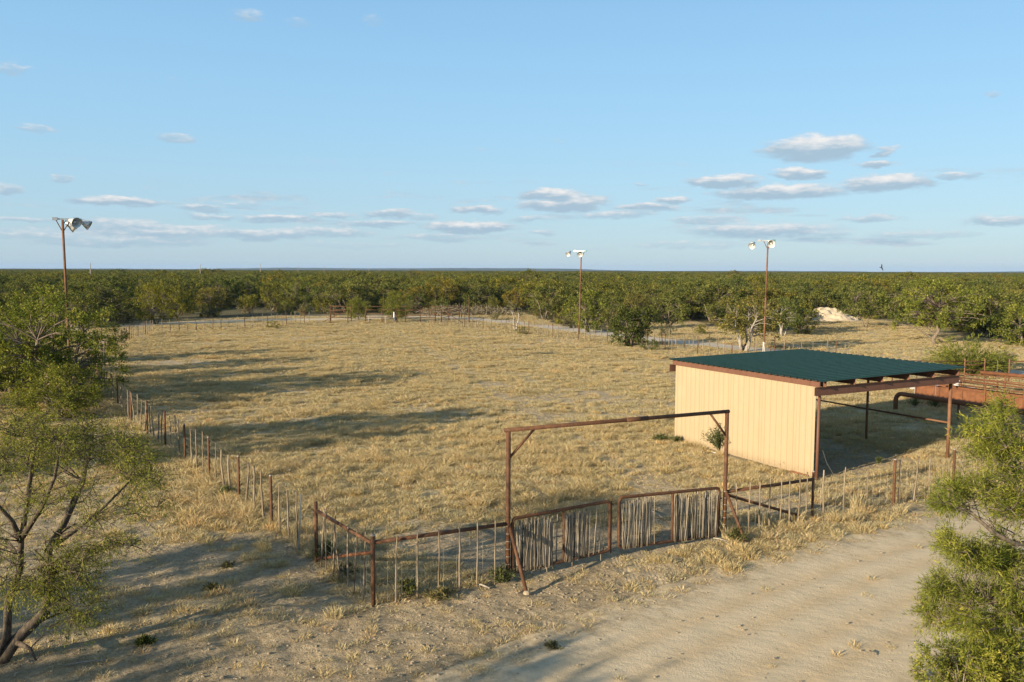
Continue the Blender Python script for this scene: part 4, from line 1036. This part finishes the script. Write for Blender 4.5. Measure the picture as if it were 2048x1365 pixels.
# ------------------------------------------------------------------ woodland
def woods():
    rg = np.random.default_rng(11); pts = []
    def ring(r0, r1, sp, jit=.42):
        n = int(r1 / sp) + 2
        gx, gy = np.meshgrid(np.arange(-n, n + 1), np.arange(-2, n + 1)); x = (gx + rg.uniform(-jit, jit, gx.shape)) * sp; y = (gy + rg.uniform(-jit, jit, gx.shape)) * sp
        d = np.hypot(x, y); a = np.abs(np.arctan2(x, y)); k = (d >= r0) & (d < r1) & (a < math.radians(42)) & ~inside(x, y, CLEAR)
        return x[k], y[k]
    near = [ring(48, 420, 4.7)]
    x, y = near[0]; d = np.hypot(x, y)
    # leave small glades
    gl = vnoise(x, y, .035, 31, 2); k = (gl > np.where(d < 190, .40, .33)) | (d > 300); x, y, d = x[k], y[k], d[k]
    n = len(x)
    sz = rg.uniform(.42, 1.12, n) * np.where(rg.random(n) < .04, 1.3, 1.0) * (1 + .12 * (vnoise(x, y, .02, 33, 2) - .5)); kd = rg.integers(0, len(PROTO), n); rz = rg.uniform(0, 6.28, n); wid = rg.uniform(1.0, 1.4, n)
    vis = np.abs(np.arctan2(x, y)) < math.radians(33); order = np.argsort(np.where(vis, d, 1e6)); first = order[:285]; rest = order[285:]
    grp = 'brush trees of the woodland edge'
    for i in first:
        px = 1024 + FPX * x[i] / y[i]
        where = next(w for lim, w in ((140, 'at the left edge behind the large leafy tree'), (380, 'right of the left floodlight pole'), (640, 'behind the far left end fence'), (860, 'behind the far pens'), (1130, 'behind the brush pile'), (1330, 'behind the middle floodlight pole'), (1560, 'behind the gnarled mesquite'), (1760, 'around the caliche mound'), (1960, 'behind the tall single trunked mesquite'), (9999, 'at the right edge')) if px < lim)
        row = 'front' if d[i] < 112 else ('middle' if d[i] < 140 else 'deeper')
        place_tree('brush_tree', 'olive brush tree, %s row of woods %s' % (row, where), 'tree', PROTO[kd[i]], x[i], y[i], (sz[i] * wid[i], sz[i] * wid[i], sz[i]), rz[i], 'brush trees ' + where)
    X = [x[rest]]; Y = [y[rest]]; K = [kd[rest]]; RZ = [rz[rest]]; SX = [sz[rest] * wid[rest]]; SZ = [sz[rest]]
    for r0, r1, sp, w in ((420, 1000, 8.5, 1.9), (1000, 2600, 20, 4.2), (2600, 6000, 60, 12.0)):
        a, b = ring(r0, r1, sp); m_ = len(a); X.append(a); Y.append(b); K.append(rg.integers(0, len(PROTO), m_)); RZ.append(rg.uniform(0, 6.28, m_)); s = rg.uniform(.75, 1.12, m_)
        SX.append(s * w); SZ.append(s)
    X, Y, K, RZ, SX, SZ = map(np.concatenate, (X, Y, K, RZ, SX, SZ))
    scatter('far_woodland', 'endless olive thornbrush woodland stretching to the horizon', X, Y, np.full(len(X), -.05), K, RZ, np.stack([SX, SX, SZ], -1), [[p.name for p in []]], PROTO_OBJ)
    # low brush between the nearer trees
    bx, by = ring(62, 190, 5.6, .48); k = rg.random(len(bx)) < .8; bx, by = bx[k], by[k]; m_ = len(bx); s = rg.uniform(.5, 1.1, m_)
    scatter('underbrush', 'low grey green underbrush between the trees', bx, by, np.full(m_, -.05), rg.integers(0, 3, m_), rg.uniform(0, 6.28, m_), np.stack([s, s, s], -1), None, BUSH_OBJ, 'brush')

def scatter(name, label, x, y, z, kind, rz, scale, _unused, protos, cat=None):
    """one 'stuff' object: geometry nodes put copies of real objects' meshes on its points; protos: list of lists of objects"""
    n = len(x); me = bpy.data.meshes.new(name); me.vertices.add(n)
    me.vertices.foreach_set('co', np.stack([x, y, z], -1).astype(np.float32).ravel())
    a = me.attributes.new('kind', 'INT', 'POINT'); a.data.foreach_set('value', np.asarray(kind, np.int32))
    a = me.attributes.new('turn', 'FLOAT_VECTOR', 'POINT'); a.data.foreach_set('vector', np.stack([np.zeros(n), np.zeros(n), rz], -1).astype(np.float32).ravel())
    a = me.attributes.new('size', 'FLOAT_VECTOR', 'POINT'); a.data.foreach_set('vector', np.asarray(scale, np.float32).ravel())
    o = link(name, me); tag(o, label, kind='stuff')
    ng = bpy.data.node_groups.new(name + '_nodes', 'GeometryNodeTree')
    ng.interface.new_socket(name='Geometry', in_out='INPUT', socket_type='NodeSocketGeometry'); ng.interface.new_socket(name='Geometry', in_out='OUTPUT', socket_type='NodeSocketGeometry')
    gi = ng.nodes.new('NodeGroupInput'); go = ng.nodes.new('NodeGroupOutput'); jout = ng.nodes.new('GeometryNodeJoinGeometry')
    def named(nm, dt):
        q = ng.nodes.new('GeometryNodeInputNamedAttribute'); q.data_type = dt; q.inputs['Name'].default_value = nm
        return [s for s in q.outputs if s.enabled and s.name == 'Attribute'][0]
    ka, ra, sa = named('kind', 'INT'), named('turn', 'FLOAT_VECTOR'), named('size', 'FLOAT_VECTOR')
    for layer in zip(*protos):
        j = ng.nodes.new('GeometryNodeJoinGeometry')
        for ob in layer[::-1]:
            oi = ng.nodes.new('GeometryNodeObjectInfo'); oi.transform_space = 'ORIGINAL'; oi.inputs['Object'].default_value = ob; oi.inputs['As Instance'].default_value = True
            ng.links.new(oi.outputs['Geometry'], j.inputs[0])
        ip = ng.nodes.new('GeometryNodeInstanceOnPoints'); ip.inputs['Pick Instance'].default_value = True
        ng.links.new(gi.outputs[0], ip.inputs['Points']); ng.links.new(j.outputs[0], ip.inputs['Instance'])
        ng.links.new(ka, ip.inputs['Instance Index']); ng.links.new(ra, ip.inputs['Rotation']); ng.links.new(sa, ip.inputs['Scale'])
        ng.links.new(ip.outputs[0], jout.inputs[0])
    ng.links.new(jout.outputs[0], go.inputs[0])
    md = o.modifiers.new('scatter', 'NODES'); md.node_group = ng
    return o

# one standing tree / bush of each kind, whose meshes the scattered woodland repeats
PROTO_OBJ = []; BUSH_OBJ = []
for k, (px, py, s, lab) in enumerate(((355, 636, .95, 'leafy brush tree right of the dark spreading tree at the far left'), (545, 622, 1.0, 'brush tree left of the round bright tree before the woods'), (660, 622, 1.0, 'brush tree between the round bright tree and the far pens'),
        (1090, 640, 1.05, 'brush tree left of the middle floodlight pole at the road bend'), (1340, 655, .95, 'brush tree in the gap right of the twin crowned mesquite'), (1730, 655, 1.0, 'brush tree just right of the caliche mound'), (1985, 672, .95, 'brush tree right of the tall single trunked mesquite'))):
    x, y = at(px, py); t = place_tree('brush_tree', lab, 'tree', PROTO[k], x, y, (s, s, s), k * 1.1); PROTO_OBJ.append([c for c in t.children])
for k, (px, py, s, lab) in enumerate(((1605, 668, .7, 'small dark bush in the dry grass left of the caliche mound'), (1330, 672, .6, 'grey bush by the fallen branches right of the twin crowned mesquite'), (1300, 700, .45, 'small bush on the road side right of the twin crowned mesquite'))):
    x, y = at(px, py); t = place_tree('small_bush', lab, 'bush', BUSH[k], x, y, (s, s, s), k * 2.1); BUSH_OBJ.append([c for c in t.children])
woods()
for k, (px, py, s, i, lab) in enumerate(((545, 657, .5, 0, 'small green bush on the far left fence line'), (640, 625, .5, 2, 'low bush under the round bright tree'), (1045, 668, .45, 0, 'small dark bush below the grey snag'), (1780, 742, .28, 0, 'tiny bush in grass behind the shed roof'), (2010, 735, .6, 1, 'grey green shrub beyond the pipe pen at right'), (1945, 742, .55, 0, 'dark shrub under the spiky bush'), (1990, 752, .5, 2, 'green shrub behind the pen posts'), (60, 790, .5, 1, 'grey bush left of the large leafy tree'), (990, 640, .6, 1, 'dull bush right of the brush pile'), (1400, 668, .55, 2, 'bush in the shade of the gnarled mesquite'))):
    x, y = at(px, py); place_tree('small_bush', lab, 'bush', BUSH[i], x, y, (s, s, s * .9), k * 1.7)

# ------------------------------------------------------------------ mound, brush pile, utility poles, bird
def mound():
    rg = np.random.default_rng(5); x0, y0 = at(1650, 640); n = 46; u, v = np.meshgrid(np.linspace(-1, 1, n), np.linspace(-1, 1, n)); r = np.hypot(u, v)
    h = np.clip(1 - r, 0, 1) ** .8 * (1.1 + .8 * vnoise(u * 3, v * 3, 1.2, 3)) * 1.5 + (vnoise(u * 9, v * 9, 1.0, 4) - .5) * .8 * (r < .9) - .1
    X = u * 5.4; Y = v * 4.0; i = np.arange(n * n).reshape(n, n)
    F = np.stack([i[:-1, :-1], i[:-1, 1:], i[1:, 1:], i[1:, :-1]], -1).reshape(-1, 4)
    o = link('caliche_mound', np_mesh('caliche_mound', np.stack([X, Y, h], -1).reshape(-1, 3), F, M['mound'], True), None, (x0, y0, -.05))
    tag(o, 'pale heap of caliche dirt before the woods at right', 'mound')
mound()
def brush_pile():
    rg = np.random.default_rng(6); x0, y0 = at(930, 630); t = thing('brush_pile', 'long brown pile of cut brush right of the far pens', 'brush pile', (x0, y0, 0)); b = MB(); P = []
    for k in range(260):
        u = rg.uniform(-1, 1); p = np.array([u * 7.5, rg.normal(0, 1.2), rg.uniform(.1, 1.4) * (1 - .5 * u * u)]); d = unit(rg.normal(size=3) + np.array([0, 0, .4])); L = rg.uniform(.6, 1.8)
        b.tube([tuple(p - d * L / 2), tuple(p + rg.normal(0, .06, 3)), tuple(p + d * L / 2)], [.04, .03, .012], 4, False)
        for _ in range(26): P.append(p + d * L * rg.uniform(-.5, .5) + rg.normal(0, .18, 3))
    b.build('branches', M['bark_pale'], t); P = np.array(P); P = P[P[:, 2] > .05]; n = len(P)
    link('dead_leaves', leaf_mesh('dead_leaves', P, unit(rg.normal(size=(n, 3))), rg.uniform(.12, .26, n), rg.uniform(.06, .12, n), rg, M['leaf_grey']), t)
brush_pile()
for k, (px, d, h, nth) in enumerate(((183, 300, 9.6, 'leftmost and nearest'), (402, 360, 9.6, 'second'), (522, 450, 10.6, 'third'), (597, 600, 10.2, 'fourth'), (649, 750, 10.6, 'fifth'), (687, 850, 11, 'sixth'), (697, 950, 11, 'seventh'), (738, 1100, 11, 'eighth'), (757, 1250, 11.5, 'ninth'), (771, 1400, 12, 'tenth'))):
    x = (px - 1024) / FPX * d; lab = 'leftmost wooden utility pole standing up out of the woods' if k == 0 else nth + ' utility pole from the left above the horizon woods'
    t = thing('utility_pole', lab, 'utility pole', (x, d, 0), 0, 'utility poles across the woods')
    MB().tube([(0, 0, -1), (0, 0, h)], [.19, .14], 8).build('shaft', M['bark_pale'], t, True)
    MB().tube([(0, 0, h), (0, 0, h + .18)], .05, 6).build('insulator', M['white'], t)
def bird():
    b = MB(); b.lathe((0, 0, 0), (1, 0, 0), [(-.34, .0), (-.3, .05), (-.12, .09), (.08, .11), (.22, .08), (.3, .05), (.36, .055), (.4, .03), (.46, .0)], 10)
    for s in (-1, 1):
        q = [(.16, s * .06, .02), (.22, s * .35, .16), (.14, s * .75, .22), (-.02, s * .8, .21), (-.08, s * .4, .13), (-.12, s * .07, .0)]
        vs = q + [(x, y, z - .015) for x, y, z in q]; n = 6
        b.add(vs, [tuple(range(n)), tuple(range(2 * n - 1, n - 1, -1))] + [(i, (i + 1) % n, (i + 1) % n + n, i + n) for i in range(n)])
    b.add([(-.3, -.05, 0), (-.3, .05, 0), (-.55, .13, .01), (-.55, -.13, .01), (-.3, -.05, -.012), (-.3, .05, -.012), (-.55, .13, 0), (-.55, -.13, 0)], [(0, 1, 2, 3), (7, 6, 5, 4), (0, 3, 7, 4), (1, 5, 6, 2), (2, 6, 7, 3), (0, 4, 5, 1)])
    o = b.build('bird', M['bird'], None, True); r = ray(1763, 536); t = 150 / r.y; o.location = (r.x * t, 150, CAM_H + r.z * t); o.rotation_euler = (1.15, .15, .4); o.scale = (.8, .8, .8)
    tag(o, 'single dark bird gliding above the woods at right', 'bird')
bird()

# ------------------------------------------------------------------ dry grass, weeds, stones, sticks
def tuft(seed, n, r, h0, h1, w, lean, mat):
    rg = np.random.default_rng(seed); a = rg.uniform(0, 2 * PI, n); q = r * rg.random(n) ** .6; bx, by = q * np.cos(a), q * np.sin(a)
    h = rg.uniform(h0, h1, n) * (1 - .35 * q / r); d = np.stack([np.cos(a), np.sin(a)], -1) * (lean * (.3 + q / r))[:, None] + rg.normal(0, .32 * lean + .1, (n, 2)); s = rg.uniform(0, 2 * PI, n); sx, sy = np.cos(s) * w / 2, np.sin(s) * w / 2
    B0 = np.stack([bx - sx, by - sy, np.full(n, -.02)], -1); B1 = np.stack([bx + sx, by + sy, np.full(n, -.02)], -1)
    m0 = np.stack([bx + d[:, 0] * h * .45, by + d[:, 1] * h * .45, h * .62], -1); sv = np.stack([sx, sy, np.zeros(n)], -1) * .75; tip = np.stack([bx + d[:, 0] * h * 1.25, by + d[:, 1] * h * 1.25, h * (1 - .25 * np.abs(d).max(1))], -1)
    V = np.stack([B0, B1, m0 + sv, m0 - sv, tip + sv * .15, tip - sv * .15], 1).reshape(-1, 3); i = (np.arange(n) * 6)[:, None]
    F = np.concatenate([i + np.array([[0, 1, 2, 3]]), i + np.array([[3, 2, 4, 5]])], 0)
    me = np_mesh('blades', V, F, M[mat]); set_tone(me, np.repeat(rg.uniform(.34, .68, n), 6)); return me
GR = [tuft(1, 96, .20, .07, .17, .011, .9, 'grass'), tuft(2, 110, .16, .14, .30, .011, .6, 'grass'), tuft(3, 90, .26, .04, .11, .012, 1.2, 'grass'), tuft(4, 100, .15, .22, .44, .011, .5, 'grass_tall'), tuft(5, 60, .12, .35, .75, .010, .35, 'grass_tall'), tuft(6, 52, .13, .06, .17, .010, .9, 'grass')]
GOBJ = []
for k, (px, py, s, lab) in enumerate(((1560, 1075, 1.3, 'flat dry grass tuft on the roadside below the fence rail'), (1490, 1105, 1.3, 'dry grass tuft growing round the foot of the right leaning brace'), (1350, 1150, 1.2, 'low flat grass tuft on bare dirt in front of the right gate'), (1590, 1040, 1.5, 'thick dry grass clump at the post where the rail ends'), (1716, 1022, 1.5, 'tallest straw grass clump standing at the roadside fence'), (1260, 1170, 1.3, 'sparse little grass tuft on the tyre tracks in front of the gates'))):
    x, y = at(px, py); o = link('grass_tuft', GR[k], None, (x, y, float(ground_z(x, y))), (0, 0, k), (s, s, s)); tag(o, lab, 'grass'); GOBJ.append([o])
def grass():
    rg = np.random.default_rng(17); XS = []; YS = []; SS = []; KK = []
    def fill(x0, x1, y0, y1, dens, size, dmin, dmax):
        n = int((x1 - x0) * (y1 - y0) * dens); x = rg.uniform(x0, x1, n); y = rg.uniform(y0, y1, n); d = np.hypot(x, y)
        k = (d >= dmin) & (d < dmax) & (np.abs(np.arctan2(x, y)) < math.radians(38)) & (y > 9); x, y = x[k], y[k]
        g = grass_at(x, y); k = rg.random(len(x)) < g ** 1.1 * .98 + .008; x, y, g = x[k], y[k], g[k]
        k = inside(x, y, CLEAR) | (np.hypot(x, y) < 60); x, y, g = x[k], y[k], g[k]
        n = len(x); lush = vnoise(x, y, .5, 41, 2) * .6 + g * .5
        kind = np.where(rg.random(n) < .30, 2, np.where(rg.random(n) < .55, 0, 1)); kind = np.where((lush > .80) & (rg.random(n) < .30), 3, kind)
        ff = poly_dist(x, y, [P_GR] + P_FRONT); lf = poly_dist(x, y, P_LEFT); edge = np.minimum(ff, lf) < .9
        kind = np.where(edge & (rg.random(n) < .22), np.where(rg.random(n) < .14, 4, 3), kind); kind = np.where((g < .34), 5, kind)
        XS.append(x); YS.append(y); KK.append(kind); SS.append(size * rg.uniform(.65, 1.35, n) * (.75 + .5 * g))
    fill(-28, 30, 9, 42, 24, 1.0, 0, 42); fill(-40, 48, 20, 75, 12, 1.35, 42, 72); fill(-62, 75, 50, 125, 5.5, 1.75, 72, 115); fill(-75, 90, 70, 160, 3.2, 2.3, 115, 165)
    x, y, s, k = map(np.concatenate, (XS, YS, SS, KK)); n = len(x)
    scatter('dry_grass', 'short straw coloured dry grass covering the arena and roadsides', x, y, ground_z(x, y), k, rg.uniform(0, 6.28, n), np.stack([s, s, np.minimum(s, 1.2) * rg.uniform(.55, .95, n)], -1), None, GOBJ)
    return n
NG = grass()

def weed(label, px, py, H, R, seed, n=26, mat='weed', pos=None, LL=.09, LW=.022):
    x, y = pos or at(px, py); rg = np.random.default_rng(seed); b = MB(); P = []; D = []
    for k in range(n):
        a = rg.uniform(0, 2 * PI); sp = rg.random(); tip = np.array([math.cos(a) * R * sp, math.sin(a) * R * sp, H * rg.uniform(.55, 1.0) * (1 - .4 * sp * sp)]); mid = tip * .5 + np.array([0, 0, .12 * H])
        b.tube([(0, 0, -.03), tuple(mid), tuple(tip)], [.009, .007, .003], 3, False)
        for _ in range(26):
            t = rg.uniform(.25, 1); p = (mid * (2 * t) if t < .5 else mid + (tip - mid) * (2 * t - 1)) + rg.normal(0, .025, 3); P.append(p); D.append(unit(tip) * .6 + rg.normal(0, .6, 3))
    t = thing('weed', label, 'weed', (x, y, float(ground_z(x, y)))); b.build('stems', M['weed'], t); P = np.array(P); D = unit(np.array(D)); m_ = len(P)
    link('leaves', leaf_mesh('leaves', P, D, LL * rg.uniform(.6, 1.4, m_), LW * rg.uniform(.7, 1.3, m_), rg, M[mat]), t)
weed('green leafy bush growing against the cream shed wall', 1441, 904, 1.35, .85, 501, 100, LL=.11, LW=.03)
weed('spiky weed clump at the foot of the right gateway post', 1472, 1083, .45, .36, 502, 30)
weed('grey green weed left of the corner post fence stays', 690, 1150, .35, .4, 503, 22, 'leaf_grey')
weed('green weed under the corner diagonal brace', 655, 1118, .55, .4, 504, 34)
weed('leafy weed below the first stay right of the corner post', 815, 1188, .45, .35, 505, 26)
weed('dark weed patch beside the left gateway post', 1000, 1160, .4, .4, 506, 26)
weed('low green weeds in the arena left of the shed wall', 1322, 882, .35, .5, 507, 30)
weed('small green weed at the back corner of the shed wall', 1352, 886, .35, .35, 508, 22)
weed('dry curled weed in front of the shed wall near its front', 1568, 938, .6, .22, 509, 9, 'leaf_grey')
weed('small weed at the shade edge under the shed', 1757, 925, .35, .2, 510, 12)
weed('dark green weed on the dirt below the near left mesquite', 292, 1285, .14, .2, 511, 16, 'leaf_dark')
weed('dark weed on shaded dirt left of the corner fence', 455, 1130, .10, .25, 512, 14, 'leaf_grey')
weed('low weed in shade near the left fence start', 425, 1178, .10, .22, 513, 14, 'leaf_grey')
weed('dull weed on bare ground below the corner post', 880, 1192, .25, .4, 514, 24, 'leaf_grey')
weed('brownish weed beside the yard tracks at bottom centre', 1108, 1290, .08, .2, 515, 10, 'leaf_grey')
weed('leafy weed in the arena behind the left fence posts', 455, 990, .35, .4, 516, 26)
weed('tall weed by the shaded chute', 1870, 815, .6, .6, 517, 30)
weed('green weed by the bent pipe', 1830, 812, .5, .5, 518, 26)
weed('small weed on the dirt right of the road bottom', 1895, 1345, .35, .35, 519, 26)

def ground_stick(label, p0, p1, r, mat='bark_pale', name='fallen_stick', cat='stick'):
    (x0, y0), (x1, y1) = p0, p1; mx, my = (x0 + x1) / 2, (y0 + y1) / 2; z = lambda x, y: float(ground_z(x, y)) + r * .8 + .01
    b = MB().tube([(x0 - mx, y0 - my, z(x0, y0)), (random.gauss(0, .03), random.gauss(0, .03), z(mx, my) + .02), (x1 - mx, y1 - my, z(x1, y1))], [r, r * .9, r * .6], 6)
    o = b.build(name, M[mat], None, True); o.location = (mx, my, 0); tag(o, label, cat)
ground_stick('pale fallen stick lying before the right gateway post', at(1424, 1076), at(1458, 1083), .022)
ground_stick('longer fallen stick lying towards the right leaning brace', at(1452, 1084), at(1484, 1096), .028)
ground_stick('fallen plank at the foot of the last stay left of the gateway', at(945, 1165), at(980, 1174), .03)
ground_stick('white plastic pipe lying along the shed wall by the bush', at(1422, 904), at(1443, 911), .025, 'white', 'plastic_pipe', 'pipe')
ground_stick('long thin pole lying behind the right stick gate', at(1300, 1022), at(1332, 1040), .025)
ground_stick('dead branch on the shaded ground at the left', at(130, 1330), at(215, 1318), .02)
ground_stick('small twig on the road near the bottom right', at(1740, 1300), at(1750, 1308), .016, 'bark')

ROCK = []
for i in range(5):
    rg = np.random.default_rng(70 + i); b = MB(); b.lathe((0, 0, -.3), (0, 0, 1), [(0, .6), (.3, 1.0), (.7, .8), (1.0, .35), (1.05, .0)], 7)
    b.v = [tuple(np.array(p) * rg.uniform(.8, 1.2) * np.array([1, .8, .6])) for p in b.v]; ROCK.append(b.mesh('stone', M['stone']))
ROBJ = []
for k, (px, py, s, lab) in enumerate(((574, 1094, .07, 'pale stone on the ground outside the left fence'), (180, 1248, .10, 'white grey stone in the shade under the near left mesquite'), (1800, 938, .07, 'white stone on lit dirt in front of the shed'), (1398, 1198, .035, 'small stone on the dirt in front of the gates'), (1500, 1215, .03, 'small stone at the edge of the road'))):
    x, y = at(px, py); o = link('stone', ROCK[k], None, (x, y, float(ground_z(x, y)) + s * .1), (0, 0, k), (s, s, s)); tag(o, lab, 'stone'); ROBJ.append([o])
def pebbles():
    rg = np.random.default_rng(23); n = 26000; x = rg.uniform(-14, 20, n); y = rg.uniform(11, 34, n); g = grass_at(x, y); k = (g < .5) & ((poly_dist(x, y, ROAD) > ROAD_W) | (rg.random(n) < .12)); x, y = x[k], y[k]; n = len(x); s = .008 + .036 * rg.random(n) ** 2.5
    scatter('pebbles', 'scattered pebbles and clods on the bare dirt', x, y, ground_z(x, y) + .008, rg.integers(0, 5, n), rg.uniform(0, 6.28, n), np.stack([s, s, s], -1), None, ROBJ)
pebbles()

# ------------------------------------------------------------------ low far ridges
def hills():
    xs = np.linspace(-9500, 9500, 260); rows = [(7600, 0), (8000, .55), (8500, 1.0), (9000, .7), (9600, 0)]
    prof = 6 + 34 * np.clip(vnoise(xs, xs * 0, .00055, 51, 3) - .36, 0, 1) * 1.7 + 5 * (vnoise(xs, xs * 0, .008, 52, 3) - .5)
    V = np.concatenate([np.stack([xs, np.full_like(xs, y), prof * k - .5], -1) for y, k in rows]); n = len(xs); i = np.arange(n * len(rows)).reshape(len(rows), n)
    F = np.stack([i[:-1, :-1], i[:-1, 1:], i[1:, 1:], i[1:, :-1]], -1).reshape(-1, 4)
    tag(link('hills', np_mesh('hills', V, F, M['ridge'], True)), 'low hazy blue green ridges on the horizon', kind='structure')
hills()
# ------------------------------------------------------------------ evening air
def haze():
    mt = bpy.data.materials.new('haze'); mt.use_nodes = True; nt = mt.node_tree; nt.nodes.clear(); g = N(nt)
    v = g.n('ShaderNodeVolumePrincipled', {'Color': (.42, .62, 1.0, 1), 'Density': 0.00005, 'Anisotropy': 0.0}); out = g.n('ShaderNodeOutputMaterial'); nt.links.new(v.outputs[0], out.inputs['Volume'])
    o = MB().box((0, 0, 31.0), 24000, 24000, 64.0).build('haze', mt); tag(o, 'thin bluish evening haze over the ranch', kind='stuff')
haze()
